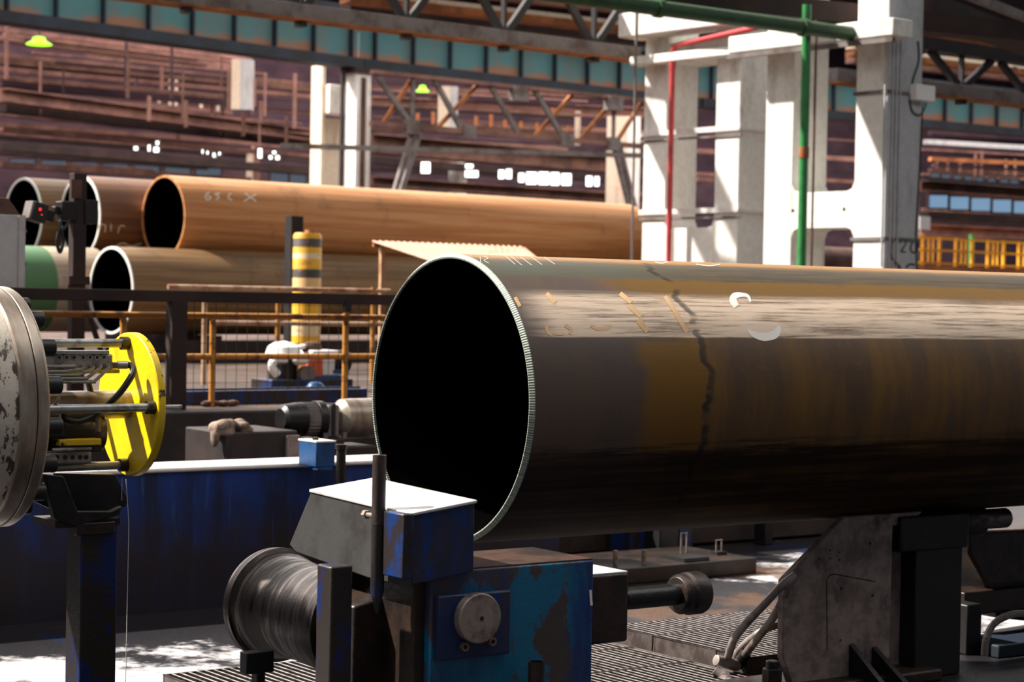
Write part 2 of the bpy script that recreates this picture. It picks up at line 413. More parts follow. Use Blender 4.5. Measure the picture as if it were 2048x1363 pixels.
def pit_floor():
    g = G('wet_oily_concrete')
    n = g.noise(1.4, (1,1,1), 7, .65); n2 = g.noise(.5, (1,1,1), 5, .6, (4,2,0)); n3 = g.noise(6, (1,1,1), 6, .7)
    X, Y, Z = g.xyz()
    def blob(c, r, k):           # soft oval weight for a painted-in lit patch, also for the puddle
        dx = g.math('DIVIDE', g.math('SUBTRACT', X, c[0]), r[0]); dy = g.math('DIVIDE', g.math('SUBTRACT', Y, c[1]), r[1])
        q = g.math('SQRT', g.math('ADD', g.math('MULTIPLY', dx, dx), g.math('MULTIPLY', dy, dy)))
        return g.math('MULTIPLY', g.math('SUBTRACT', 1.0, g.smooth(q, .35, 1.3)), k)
    pa = g.math('ADD', blob(LIT1, (1.9, 1.0), .20), blob(LIT2, (1.6, 2.6), .30))  # sunlit and glaring floor painted in as paler patches
    dry_lit = g.smooth(g.math('ADD', g.math('ADD', n, pa), g.math('MULTIPLY', n3, .25)), .74, .86)
    col = g.mix(dry_lit, S(30,28,32), S(186,182,184))
    pud = g.smooth(g.math('ADD', n2, blob(PUD, (1.5, 1.0), .16)), .58, .63)
    col = g.mix(g.math('MULTIPLY', pud, .8), col, S(88,60,40))
    col = g.mix(g.smooth(g.noise(.8, (1,1,1), 5, .6, (1,8,3)), .6, .66), col, S(20,34,62))
    g.set(col=col, rough=g.mixf(dry_lit, .42, .65), spec=.4)
    g.bump(n3, .6, .03); return g.m
_pf = Fr((P(893, 797, 9.75).x, P(893, 797, 9.75).y, 0), FRONT)
_d = _pf.PZ(260, 1352, 0); LIT1 = (_d.x, _d.y); _d = _pf.PZ(1400, 1192, 0); PUD = (_d.x, _d.y); _d = _pf.PZ(1985, 1190, 0); LIT2 = (_d.x, _d.y)
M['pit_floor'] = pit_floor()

def pit_wall():
    g = G('stained_blue_wall_paint'); X, Y, Z = g.xyz()
    s1 = g.noise(2.2, (2.2,2.2,.28), 7, .6); s2 = g.noise(5, (2.6,2.6,.22), 5, .6, (3,1,2)); n = g.noise(3, (1,1,1), 7, .7)
    col = g.mix(g.smooth(s1, .44, .62), S(10,46,110), S(16,30,62))
    col = g.mix(g.math('MULTIPLY', g.smooth(s2, .56, .66), .5), col, S(44,84,140))
    grime = g.smooth(g.math('ADD', g.math('MULTIPLY', Z, -1.0), g.math('MULTIPLY', n, .9)), -.42, .12)
    col = g.mix(g.math('MULTIPLY', grime, .9), col, S(36,28,28))
    g.set(col=col, rough=.45, spec=.4); g.bump(n, .4, .02); return g.m
M['pit_wall'] = pit_wall()

def bollard():
    g = G('banded_bollard_paint'); X, Y, Z = g.xyz()
    r = g.n('ShaderNodeValToRGB'); r.color_ramp.interpolation = 'CONSTANT'
    g.L(g.math('DIVIDE', Z, 2.1), r.inputs[0])
    els = [(0, S(226,168,30)), (.24, S(222,196,150)), (.33, S(226,168,30)), (.58, S(224,180,120)), (.655, S(60,50,46)), (.715, S(226,168,30)),
           (.79, S(226,200,160)), (.83, S(226,168,30)), (.875, S(70,58,50)), (.935, S(226,168,30))]
    e = r.color_ramp.elements; e[0].position = 0; e[0].color = els[0][1]; e[1].position = els[1][0]; e[1].color = els[1][1]
    for p, c in els[2:]:
        q = e.new(p); q.color = c
    n = g.smooth(g.noise(4, (1,1,2.5), 6, .6), .58, .66)
    g.set(col=g.mix(g.math('MULTIPLY', n, .6), r.outputs[0], S(170,110,60)), rough=.5); return g.m
M['bollard'] = bollard()
# ================================================================== pit floor and walls
FP = Fr(P(893, 797, 9.75), FRONT)            # pipe end centre, u along the pipe
PIT = Fr((FP.o.x, FP.o.y, 0), FRONT)
wl = PIT.PZ(300, 1226, 0)                    # foot of the blue wall
WV = wl.y                                    # its distance across
WT = PIT.onV(WV, 300, 936).z                 # its height
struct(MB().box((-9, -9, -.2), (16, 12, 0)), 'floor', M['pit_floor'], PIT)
wend = PIT.onV(WV, 1120, 1000).x
pw = MB().box((-9, WV, 0), (wend, WV+.42, WT-.03))
struct(pw, 'wall_pit', M['pit_wall'], PIT)
struct(MB().box((-9, WV-.02, WT-.03), (wend+.02, WV+.44, WT)), 'glare_cap', M['pale_cap'], PIT, bevel=.012)  # pale cap paints in the glare along the wall top

# ================================================================== the big pipe in front
def cylhit(fr, px, py, R):
    o = fr.l(C0); d = fr.l(C0 + ray(px, py)) - o
    a = d.y*d.y + d.z*d.z; b = 2*(o.y*d.y + o.z*d.z); c = o.y*o.y + o.z*o.z - R*R
    q = b*b - 4*a*c
    t = (-b - sqrt(max(q, 0))) / (2*a)
    return o + d*t
def ribbon(polys, hit):
    mb = MB()
    for pts, w in polys:
        if len(pts) == 2:
            a, b = pts; pts = [(a[0]+(b[0]-a[0])*k/6, a[1]+(b[1]-a[1])*k/6) for k in range(7)]
        elif len(pts) > 2:       # round the stroke
            ws = list(w) if isinstance(w, (list, tuple)) else [w]*len(pts)
            q = []; qw = []; n_ = len(pts)
            for i in range(n_-1):
                p0, p1, p2, p3 = pts[max(i-1,0)], pts[i], pts[i+1], pts[min(i+2,n_-1)]
                for k in range(5):
                    t = k/5
                    q.append(tuple(.5*(2*b+(c-a)*t+(2*a-5*b+4*c-d)*t*t+(3*b-a-3*c+d)*t**3) for a, b, c, d in zip(p0, p1, p2, p3)))
                    qw.append(ws[i]*(1-t)+ws[i+1]*t)
            pts = q+[pts[-1]]; w = qw+[ws[-1]]
        m = len(pts); vs = []
        for i, p in enumerate(pts):
            a = pts[max(i-1, 0)]; b = pts[min(i+1, m-1)]
            dx, dy = b[0]-a[0], b[1]-a[1]; L = math.hypot(dx, dy) or 1
            k = w if not isinstance(w, (list, tuple)) else w[i]
            nx, ny = -dy/L*k/2, dx/L*k/2
            vs += [hit(p[0]+nx, p[1]+ny), hit(p[0]-nx, p[1]-ny)]
        mb.add(vs, [[2*i, 2*i+1, 2*i+3, 2*i+2] for i in range(m-1)])
    return mb
def marks(polys, hit, m, parent, name='chalk_mark'):
    for p in polys: ribbon([p], hit).build(name, m, parent)
R1 = .71
pipe = thing('steel_pipe', 'huge dark ochre steel pipe, open end nearest, on the welding line', 'pipe', FP)
PW = MB(); prof = [(.02, R1)] + [(.5*i, R1) for i in range(1, 25)] + [(12, R1-.024), (.02, R1-.024)]
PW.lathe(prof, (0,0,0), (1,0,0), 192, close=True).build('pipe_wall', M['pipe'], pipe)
MB().lathe([(.012, R1-.0242), (11.9, R1-.0242), (11.9, R1-.027), (.012, R1-.027)], (0,0,0), (1,0,0), 128, close=True).build('pipe_bore', M['bore'], pipe)
tag(MB().lathe([(0, R1-.023), (-.002, R1-.016), (.016, R1+.0006), (.021, R1+.0006), (.021, R1-.024)], (0,0,0), (1,0,0), 192, close=True).build('bevelled_rim', M['rim'], pipe), 'bright machined rim of the open end')
hp = lambda x, y: cylhit(FP, x, y, R1+.0012)
tag(ribbon([([(1473,612),(1466,600),(1470,591),(1485,589),(1496,592),(1501,603)], [12,15,13,8,6,4])], hp).build('paint_mark', M['chalk'], pipe), 'upper hook of a painted letter S')
tag(ribbon([([(1495,659),(1508,668),(1528,673),(1548,669),(1556,660),(1558,652)], [3,12,17,17,12,7])], hp).build('paint_mark', M['chalk'], pipe), 'lower bowl of a painted letter S')
chalk = [([(960,513),(962,527)],2),([(968,512),(976,516),(968,520),(978,526)],2),([(1010,511),(1030,528)],2),([(1022,512),(1044,530)],2),
         ([(1040,513),(1064,530)],2),([(1062,513),(1084,529)],2),([(1088,514),(1110,528)],2),([(1310,524),(1324,526),(1336,523)],3),([(1392,528),(1420,531),(1440,528)],3)]
marks([(p_, w_*.7) for p_, w_ in chalk], hp, M['greychalk'], pipe)
faint = plain('faded_ochre_chalk', S(222,182,136), .7)
M['faint'] = faint
marks([([(1030,594),(1040,612)],7),([(1093,586),(1110,604)],9),([(1092,650),(1096,664),(1104,668)],7),([(1112,668),(1128,668)],4),([(1130,650),(1142,658),(1140,668)],7),
        ([(1182,650),(1196,658),(1216,656),(1222,650)],6),([(1240,586),(1262,604)],9),([(1258,610),(1282,632)],10),([(1276,640),(1296,662)],12),
        ([(1330,592),(1350,622)],8),([(1350,622),(1374,664)],9)], hp, faint, pipe)

# ================================================================== pipe head machine with the yellow disc
tt = -FP.o.x / 1.0
def axis_at(px):                              # point on the pipe axis seen in column px
    o = FP.l(C0); best = None
    lo, hi = -4.0, 0.5
    for _ in range(60):
        m = (lo+hi)/2; w = FP.w(m, 0, 0) - C0
        x = 1024 + F * w.dot(RT)/w.dot(FWD)
        if x < px: lo = m
        else: hi = m
    return m
HD = Fr(FP.o, FRONT)
ud = axis_at(255)                             # disc plane
uh = axis_at(9)                               # face of the big drum
head = thing('pipe_head_machine', 'round hydraulic head with scraped cream drum and yellow end disc', 'machine', HD)
Rh = .505
MB().lathe([(uh-1.6, Rh-.010), (uh-.12, Rh-.010), (uh-.12, .2)], (0,0,0), (1,0,0), 96).build('drum', M['drum'], head, bevel=.006)
tag(MB().lathe([(uh-.13, .2), (uh-.13, Rh-.008), (uh-.12, Rh-.001), (uh-.056, Rh), (uh-.055, .2)], (0,0,0), (1,0,0), 96).build('machined_ring', M['machined'], head, bevel=.004), 'bare machined steel ring')
tag(MB().lathe([(uh-.053, .2), (uh-.053, Rh+.003), (uh-.012, Rh+.003), (uh, Rh-.008), (uh, .0)], (0,0,0), (1,0,0), 96).build('flange', M['machined'], head, bevel=.003), 'polished steel flange')
for k in range(16):
    an = radians(k*22.5 + 8); r = Rh-.075
    c = Vector((uh, -sin(an)*r, cos(an)*r))
    MB().cyl(c, c+Vector((.075,0,0)), .036, n=20).build('bolt', M['black'], head, bevel=.004)
Rd = .316
disc = MB().lathe([(ud, .03), (ud, Rd), (ud+.035, Rd), (ud+.035, .03)], (0,0,0), (1,0,0), 96, close=True).build('end_disc', M['yellow'], head, bevel=.005)
MB().ring((ud+.004,0,0), (ud+.033,0,0), Rd+.0012, Rd-.004, 96).build('disc_edge', M['yellowchip'], disc)
for k in range(4):
    an = radians(90*k); c = (-sin(an)*.268, cos(an)*.268)
    rodp = MB().cyl((uh-.02, c[0], c[1]), (ud+.002, c[0], c[1]), .019, n=20).build('tie_rod', M['rod'], head)
    MB().ring((ud-.035, c[0], c[1]), (ud+.001, c[0], c[1]), .029, .012, 20).build('rod_collar', M['oily'], rodp)
    MB().cyl((ud+.03, c[0], c[1]), (ud+.13 if k == 1 else ud+.075, c[0], c[1]), .0105, n=12).build('threaded_end', M['rod'], rodp)
MB().cyl((uh-.01,0,0), (ud+.01,0,0), .062, n=32).build('centre_shaft', M['machined'], head, bevel=.004)
MB().cyl((uh-.01,.02,-.12), (ud-.12,.02,-.12), .085, n=32).build('ram_cylinder', M['wheel'], head, bevel=.004)
MB().cyl((uh-.01,0,.0), (uh+.13,0,0), .075, n=32).build('shaft_collar', M['black'], head, bevel=.004)
# manifolds
vm = -.13
a = HD.onV(vm, 104, 708); b = HD.onV(vm, 226, 741)
mf = MB().box((uh-.01, vm, b.z), (b.x, vm+.07, a.z)).build('manifold_block', M['manifold'], head, bevel=.008)
MB().box((uh-.01, vm-.006, a.z), (b.x-.02, vm+.06, a.z+.016)).build('manifold_cover', M['rod'], mf, bevel=.002)
for px in (118, 133, 148, 166, 180, 194, 208):
    c = HD.onV(vm, px, 714)
    MB().ring((c.x, vm-.002, c.z), (c.x, vm+.004, c.z), .012, .0075, 16).build('port', M['rod'], mf)
    MB().cyl((c.x, vm-.0005, c.z), (c.x, vm+.002, c.z), .008, n=12).build('port_hole', M['black'], mf)
for px in (124, 144, 163, 181, 199, 215):
    c = HD.onV(vm, px, 731)
    MB().cyl((c.x, vm-.012, c.z), (c.x, vm+.004, c.z), .010, n=8).build('fitting', M['rod'], mf)
a = HD.onV(vm, 104, 739); b = HD.onV(vm, 240, 746)
MB().box((a.x, vm, b.z), (b.x, vm+.09, a.z)).build('support_plate', M['yellowchip'], head, bevel=.003)
a = HD.onV(vm, 222, 724); b = HD.onV(vm, 240, 737)
MB().box((a.x, vm+.01, b.z), (b.x, vm+.05, a.z)).build('valve_block', M['manifold'], head, bevel=.004)
# hydraulic lines
ends = [(150,733,152,733,0), (166,732,140,742,0), (186,733,160,749,0), (201,732,176,757,0), (217,733,190,762,0)]
ys = [733, 742, 749, 756, 763]
for (ex, ey, kx, ky, _), y0 in zip(ends, ys):
    q = lambda x, y: HD.onV(vm-.022, x, y)
    s = HD.onV(vm-.022, 60, y0); s.x = uh-.01
    if y0 == 733: pts = [s, q(150, 732)]
    else: pts = [s, q(kx-14, y0), q(kx, y0-2), q(ex-4, ey+6), q(ex, ey-2)]
    MB().tube(pts, .0075, 8, 4 if len(pts) > 2 else 0).build('hydraulic_line', M['copper'], head)
# black hose: from the valve block, round and back to the drum
q = lambda x, y, v: HD.onV(v, x, y)
MB().tube([q(236,730,vm-.01), q(250,729,vm-.02), q(262,731,vm-.03), q(267,742,vm-.05), q(258,760,vm-.06), q(240,785,vm-.05), q(222,803,vm-.03), q(206,815,vm), q(185,832,vm+.02), q(158,842,vm+.03), q(134,838,vm+.05), q(122,822,vm+.1)], .0145, 10, 5).build('hydraulic_hose', M['black'], head)
MB().cyl(q(235,729.5,vm-.01), q(255,729.5,vm-.022), .0175, n=12).build('hose_coupling', M['rod'], head)
MB().tube([q(176,760,0), q(182,785,-.01), q(189,806,-.02), q(196,826,0)], .0135, 10, 4).build('hydraulic_hose', M['black'], head)
MB().tube([q(106,812,-.25), q(115,800,-.27), q(119,790,-.27)], .006, 8, 4).build('hydraulic_line', M['copper'], head)
MB().tube([q(112,802,-.25), q(117,820,-.27), q(119,835,-.27), q(106,848,-.25)], .006, 8, 4).build('hydraulic_line', M['copper'], head)
# lower manifold and yellow plate
a = HD.onV(vm, 104, 906); b = HD.onV(vm, 184, 926)
m2 = MB().box((uh-.01, vm, b.z), (b.x, vm+.07, a.z)).build('manifold_block', M['manifold'], head, bevel=.008)
for px in (114, 130, 145, 160, 172):
    c = HD.onV(vm, px, 914)
    MB().cyl((c.x, vm-.002, c.z), (c.x, vm+.002, c.z), .010, n=12).build('port_hole', M['black'], m2)
MB().tube([HD.onV(vm-.01, 104, 900), HD.onV(vm-.01, 182, 898)], .009, 8).build('hydraulic_line', M['rod'], head)
a = HD.onV(vm, 119, 879); b = HD.onV(vm, 203, 889)
MB().box((a.x, vm, b.z), (b.x, vm+.16, a.z)).build('support_plate', M['yellowchip'], head, bevel=.003)
a = HD.onV(vm, 119, 889); b = HD.onV(vm, 206, 903)
MB().box((a.x, vm+.01, b.z), (b.x, vm+.15, a.z)).build('plate_block', M['oily'], head, bevel=.006)
c = HD.onV(-.05, 195, 862)
MB().cyl(c, c+Vector((0,0,.06)), .017, n=12).cyl(c+Vector((0,0,.03)), c+Vector((-.03,0,.03)), .012, n=10).cyl(c-Vector((0,0,.05)), c, .012, n=10).build('elbow_fitting', M['stud'], head)
# stand under the head
FSt = Fr((HD.w(0,0,0).x, HD.w(0,0,0).y, 0), FRONT)
vs_ = -.12
st = thing('support_stand', 'oily blue-black post with welded cradle under the round head', 'stand', FSt)
l = FSt.onV(vs_, 163, 1058); r = FSt.onV(vs_, 236, 1058)
t0 = FSt.onV(vs_, 200, 1040).z
MB().box((l.x, vs_, 0), (r.x, vs_+.16, t0)).build('post', M['post'], st, bevel=.008)
MB().box((l.x-.03, vs_-.02, t0-.06), (r.x-.02, vs_+.02, t0-.005)).build('clamp_bar', M['oily'], st, bevel=.006)
pts = [FSt.onV(vs_-.02, *p) for p in ((108,1036), (150,1052), (240,1030), (244,1012), (222,1022), (156,1022), (128,952), (90,948))]
MB().prism([(p.x, p.z) for p in pts[::-1]], 'y', vs_-.02, vs_+.02).build('cradle_plate', M['blackmetal'], st, bevel=.005)
pts = [FSt.onV(vs_+.25, *p) for p in ((60,1000), (150,1040), (240,1012), (250,1000), (222,946), (100,944))]
MB().prism([(p.x, p.z) for p in pts[::-1]], 'y', vs_+.20, vs_+.25).build('cradle_plate', M['blackmetal'], st, bevel=.005)
a = FSt.onV(vs_, 110, 1036); b = FSt.onV(vs_, 240, 1026)
MB().box((a.x, vs_, b.z-.05), (b.x, vs_+.24, b.z-.02)).build('cradle_shelf', M['oily'], st)
# thin stream of fluid falling from the disc
FDr = Fr(FSt.o, FRONT)
p0 = FDr.onU(ud+.01, 252, 957); p1 = FDr.onU(ud+.01, 268, 1215)
dr = MB().tube([p0, p0+(p1-p0)*.35+Vector((0,0,.0)), (p0.x+.01, p0.y, .02)], .0016, 6)
p2 = FDr.onU(ud+.01, 244, 955)
dr.tube([p2, p2-Vector((0,0,.10))], .0014, 6)
single(dr, 'dripping_fluid', 'thin pale streams of fluid dripping from the yellow disc', 'fluid', M['water'], FDr, kind='stuff')

# ================================================================== roller stand under the pipe mouth
c = P(820, 1025, 7.6)
FS = Fr((c.x, c.y, 0), FRONT); ZT = c.z
rs = thing('roller_stand', 'blue and black roller stand with slanted guide box below the pipe mouth', 'roller stand', FS)
TILT = .12
def tilted(): 
    m = MB(); m.M = Matrix(((1,0,0,0),(0,1,0,0),(TILT,0,1,0),(0,0,0,1))); return m
bx = [(0, ZT-.012), (.759, ZT+.012), (.934, ZT-.225), (.875, ZT-.25), (.30, ZT-.285), (0, ZT-.285)]
gb = tilted().prism(bx, 'x', 0.0, .012).build('guide_box', M['grey_face'], rs, bevel=.004)
tag(gb, 'dark grey side plate of the guide box')
tag(tilted().prism([(0.0, ZT-.012), (.759, ZT+.012), (.93, ZT-.22), (.87, ZT-.245), (.0, ZT-.28)], 'x', .012, .30).build('guide_box_body', M['blue'], rs, bevel=.006), 'blue body of the guide box, paint rubbed to brown')
tag(tilted().prism([(-.008, ZT-.012), (.765, ZT+.012), (.765, ZT+.024), (-.008, ZT)], 'x', -.006, .306).build('top_plate', M['topplate'], rs, bevel=.003), 'top plate, its white glare painted in')
# upright tube with set screw and blue channel
cp = FS.onU(-.045, 757, 1030); vt = cp.y
ztp = FS.onU(-.045, 757, 909).z; zbt = FS.onU(-.045, 764, 1228).z
zm = FS.onU(-.045, 760, 1048).z
tb = MB().lathe([(0, .027), (ztp-zm, .027), (ztp-zm, .022), (-.2, .022), (-.2, .0)][:4], (-.045, vt, zm), (0,0,1), 28).build('upright_tube', M['tube'], rs)
MB().lathe([(-(zm-zbt), .004), (-(zm-zbt)+.09, .0265), (0, .0268), (0.0, .0)], (-.045, vt, zm), (0,0,1), 24).build('tube_tip', M['darkblue'], tb)
sc_ = FS.onU(-.085, 738, 1033)
MB().cyl((-.05, vt+.02, sc_.z), (-.05, vt+.075, sc_.z), .010, n=12).cyl((-.05, vt+.075, sc_.z), (-.05, vt+.095, sc_.z), .018, n=6).build('set_screw', M['stud'], tb)
a = FS.onU(-.03, 776, 1020); b = FS.onU(-.03, 814, 1158)
MB().box((-.05, b.y, b.z), (-.002, a.y, a.z)).build('channel', M['darkblue'], rs, bevel=.006)
# posts and blocks beneath
a = FS.onV(.22, 662, 1150); b = FS.onV(.22, 706, 1150)
MB().box((a.x, .22, 0), (b.x, .33, ZT-.22)).build('post', M['post'], rs, bevel=.008)
a = FS.onV(.30, 708, 1212); b = FS.onV(.30, 850, 1166)
bl = MB().prism([(a.x, 0), (b.x+.02, 0), (b.x+.02, b.z+.0), (a.x, a.z)], 'y', .30, .60).build('side_block', M['oily'], rs, bevel=.01)
c = FS.onV(.30, 797, 1285)
MB().ring((c.x, .294, c.z), (c.x, .301, c.z), .085, .081, 40).build('cover_ring', M['oily'], bl)
# main blue block
VB = .03
a = FS.onV(VB, 862, 1150); b = FS.onV(VB, 1188, 1119)
mbk = MB().box((a.x, VB, 0), (b.x, .46, b.z)).build('main_block', M['bluegreen'], rs, bevel=.008)
tag(mbk, 'block in flaking blue-green paint')
MB().box((a.x+.003, VB+.006, b.z), (b.x-.004, .455, b.z+.006)).build('block_lid', M['lid'], mbk)
MB().box((a.x-.05, VB+.04, 0), (a.x+.002, .40, b.z-.04)).build('block_web', M['oily'], rs, bevel=.006)
c0 = FS.onV(VB, 868, 1190); c1 = FS.onV(VB, 1010, 1304)
bpl = MB().box((c0.x, VB-.035, c1.z), (c1.x, VB, c0.z-.0)).build('bearing_plate', M['blue'], rs, bevel=.006)
c = FS.onV(VB-.07, 960, 1236)
cap = MB().cyl((c.x, VB-.075, c.z), (c.x, VB-.03, c.z), .098, n=48).build('shaft_cap', M['manifold'], bpl, bevel=.005)
MB().cyl((c.x+.005, VB-.077, c.z), (c.x+.005, VB-.07, c.z), .009, n=10).build('centre_hole', M['black'], bpl)
for px, py in ((930, 1293), (985, 1282)):
    c = FS.onV(VB-.05, px, py)
    MB().ring((c.x, VB-.055, c.z), (c.x, VB-.03, c.z), .017, .009, 20).build('bolt', M['stud'], bpl)
c = FS.onV(VB-.10, 1073, 1322)
MB().ring((c.x, VB-.10, 0), (c.x, VB-.10, c.z), .033, .027, 28).build('pipe_stub', M['oily'], rs)
nm = ribbon([([(1181,1179),(1183,1210)], 5)], lambda x, y: FS.onV(VB-.0025, x, y)); nm.build('paint_drip', M['chalk'], rs)
# right-hand box, shaft and end roller
a = FS.onV(.12, 1190, 1145); b = FS.onV(.12, 1256, 1282)
rb = MB().box((a.x-.02, .12, b.z), (b.x, .38, a.z-.01)).build('bearing_box', M['oily'], rs, bevel=.012)
MB().box((a.x-.01, .125, a.z-.012), (b.x-.004, .375, a.z-.004)).build('lit_box_top', M['topplate'], rb, bevel=.002)  # white sheet paints in the lit top of the box
c = FS.onV(.22, 1256, 1197); e = FS.onV(.22, 1345, 1192)
MB().cyl((c.x-.03, .22, c.z), (e.x+.06, .22, c.z), .046, n=32).build('shaft', M['blackmetal'], rs)
e = FS.onV(.22, 1352, 1194)
MB().lathe([(0,.04),(0,.075),(.015,.086),(.02,.088),(.045,.084),(.06,.094),(.125,.094),(.14,.088),(.14,0)], (e.x, .22, c.z), (1,0,0), 48).build('end_roller', M['oily'], rs, bevel=.003)
# barrel roller
c = FS.P(606, 1222, 8.62)
vc = c.y; zc_ = c.z; uc = c.x
fe = vc-.62                       # front end of the barrel, behind the side block
MB().lathe([(.30,.0),(.30,.215),(.27,.248),(.21,.253),(.195,.235),(.12,.222),(.02,.212),(-.06,.205),(-.14,.21),(-fe+.08,.222),(-fe+.06,.248),(-fe,.248),(-fe,0)], (uc, vc, zc_), (0,1,0), 64).build('roller', M['wheel'], rs)
MB().cyl((uc, vc-.36, zc_), (uc, vc+.36, zc_), .05, n=24).build('roller_axle', M['blackmetal'], rs)
c = FS.P(524, 1150, 9.0)
MB().box((c.x-.03, c.y-.02, c.z-.035), (c.x+.05, c.y+.02, c.z+.035)).cyl((c.x, c.y-.05, c.z), (c.x, c.y, c.z), .016, n=8).build('bolt_bracket', M['blackmetal'], rs, bevel=.004)
c = FS.P(516, 1322, 8.3)
bb = MB().box((c.x-.07, c.y-.03, c.z-.045), (c.x+.06, c.y+.03, c.z+.045)).box((c.x-.02, c.y-.03, c.z-.3), (c.x+.02, c.y+.02, c.z-.04)).build('scraper_plate', M['black'], rs, bevel=.004)
MB().box((-.12, .10, 0), (.45, .95, .10)).build('base_plate', M['oily'], rs, bevel=.01)

# ================================================================== bracket stand under the pipe
FB = Fr((FP.o.x, FP.o.y, 0), FRONT); VBk = -.32; zc = FP.o.z
br = thing('pipe_support_bracket', 'dusty wedge-shaped steel bracket with drilled holes carrying the big pipe', 'support', FB)
pp = lambda x, y, v=VBk: FB.onV(v, x, y)
ta = pp(1690, 1040); tb_ = pp(1846, 1026); zt = zc - .665
k1 = pp(1568, 1160); k2 = pp(1566, 1312); k3 = pp(1590, 1395); rr = pp(1783, 1200)
poly = [(ta.x, zt), (k1.x, k1.z), (k2.x, k2.z), (k3.x, 0), (rr.x, 0), (rr.x, zt-.07), (tb_.x-.09, zt-.055), (tb_.x, zt+.0)]
MB().prism(poly[::-1], 'y', VBk, VBk+.05).build('side_plate', M['bracket'], br, bevel=.008)
for px, py in ((1660,1100), (1679,1104), (1661,1116), (1678,1119), (1740,1086), (1682,1176), (1745,1190), (1681,1279), (1639,1117)):
    c = pp(px, py)
    MB().cyl((c.x, VBk-.0015, c.z), (c.x, VBk+.01, c.z), .009 if py in (1086, 1176, 1190) else .006, n=14).build('drilled_hole', M['black'], br)
MB().tube([pp(1654,1300,VBk+.001), pp(1653,1160,VBk+.001), pp(1658,1150,VBk+.001), pp(1668,1147,VBk+.001), pp(1750,1162,VBk+.001)], .0035, 6).build('weld_line', M['blackmetal'], br)
MB().prism([(k1.x+.5, 0), (rr.x, 0), (rr.x, zt-.1), (ta.x+.32, zt-.1), (k1.x+.5, k1.z-.05)], 'y', VBk+.05, VBk+.42).build('inner_web', M['blackmetal'], br)
a = pp(1783, 1100, VBk+.1); b = pp(1836, 1100, VBk+.1)
MB().box((a.x, VBk+.1, 0), (b.x, VBk+.4, zt-.1)).build('back_column', M['bracket'], br, bevel=.006)
a = pp(1834, 1100, VBk-.02); b = pp(1926, 1100, VBk-.02)
MB().box((a.x, VBk-.02, 0), (b.x, VBk+.55, zt-.2)).build('roller_pedestal', M['black'], br, bevel=.01)
a = pp(1800, 1060, VBk-.02); b = pp(1936, 1060, VBk-.02)
MB().box((a.x, VBk-.03, zt-.22), (b.x, VBk+.5, zt-.02)).build('cross_head', M['blackmetal'], br, bevel=.012)
a = pp(1936, 1040, VBk+.08); b = pp(1986, 1040, VBk+.08)
MB().cyl((a.x, VBk+.2, zt-.10), (b.x, VBk+.2, zt-.10), .1, n=32).cyl((a.x-.08, VBk+.2, zt-.10), (b.x+.25, VBk+.2, zt-.10), .06, n=20).build('support_roller', M['wheel'], br, bevel=.006)
for x0, x1, xp, yp in ((1640, 1722, 1703, 1286), (1700, 1765, 1748, 1292)):
    g0 = pp(x0, 1363, VBk-.2); g1 = pp(xp, yp, VBk-.003)
    # triangular gusset rib standing out from the plate
    MB().prism([(VBk-.004, 0), (VBk-.004, g1.z), (VBk-.34, 0)], 'x', g1.x-.02, g1.x+.02).build('gusset', M['blackmetal'], br, bevel=.004)
c0 = pp(1500, 1345, VBk-.05); c1 = pp(1600, 1300, VBk-.05)
foot = MB().box((c0.x, VBk-.12, 0), (rr.x+.3, VBk+.28, .07)).build('foot_plate', M['oily'], br, bevel=.015)
c = pp(1540, 1300, VBk)
MB().cyl((c.x, VBk-.02, .06), (c.x, VBk-.02, .17), .055, n=6).cyl((c.x, VBk-.02, .16), (c.x, VBk-.02, .21), .035, n=16).build('anchor_nut', M['oily'], foot, bevel=.006)

# second machine at the frame edge
FM = Fr(FB.o, FRONT); vm2 = .35
qq = lambda x, y, v=vm2: FM.onV(v, x, y)
sm = thing('roller_arm_frame', 'dark oily curved frame beside the black pedestal, blue motor at its foot', 'machine', FM)
pts = [qq(*p) for p in ((1936,1062), (2250,1050), (2250,1260), (1998,1236), (1968,1160), (1940,1108))]
MB().prism([(p.x, p.z) for p in pts[::-1]], 'y', vm2, vm2+.35).build('swing_plate', M['oily'], sm, bevel=.02)
a = qq(1930, 1178, .3); b = qq(2200, 1192, .3)
MB().box((a.x, .3, b.z-.03), (b.x, .5, a.z-.02)).build('tie_bar', M['oily'], sm, bevel=.01)
a = qq(1998, 1290, -.1); b = qq(2200, 1330, -.1)
MB().box((a.x, -.1, b.z), (b.x, .25, a.z)).build('motor_box', M['navy'], sm, bevel=.012)
MB().box((a.x-.04, -.14, 0), (b.x, .3, b.z)).build('motor_base', M['oily'], sm, bevel=.012)
MB().tube([qq(1969,1310,-.16), qq(1972,1280,-.16), qq(1985,1250,-.14), qq(2010,1233,-.12), qq(2045,1226,-.1), qq(2100,1240,0)], .022, 10, 5).build('cable', M['hose'], sm)
pts = [qq(*p, .9) for p in ((1918,1096), (1938,1070), (1946,1074), (1926,1104))]
MB().prism([(p.x, p.z) for p in pts[::-1]], 'y', .9, .93).build('bright_strip', M['topplate'], sm)
a = qq(1922, 1250, .1); b = qq(1952, 1204, .1)
MB().box((a.x, .05, 0), (b.x, .4, b.z)).build('side_post', M['black'], sm, bevel=.01)
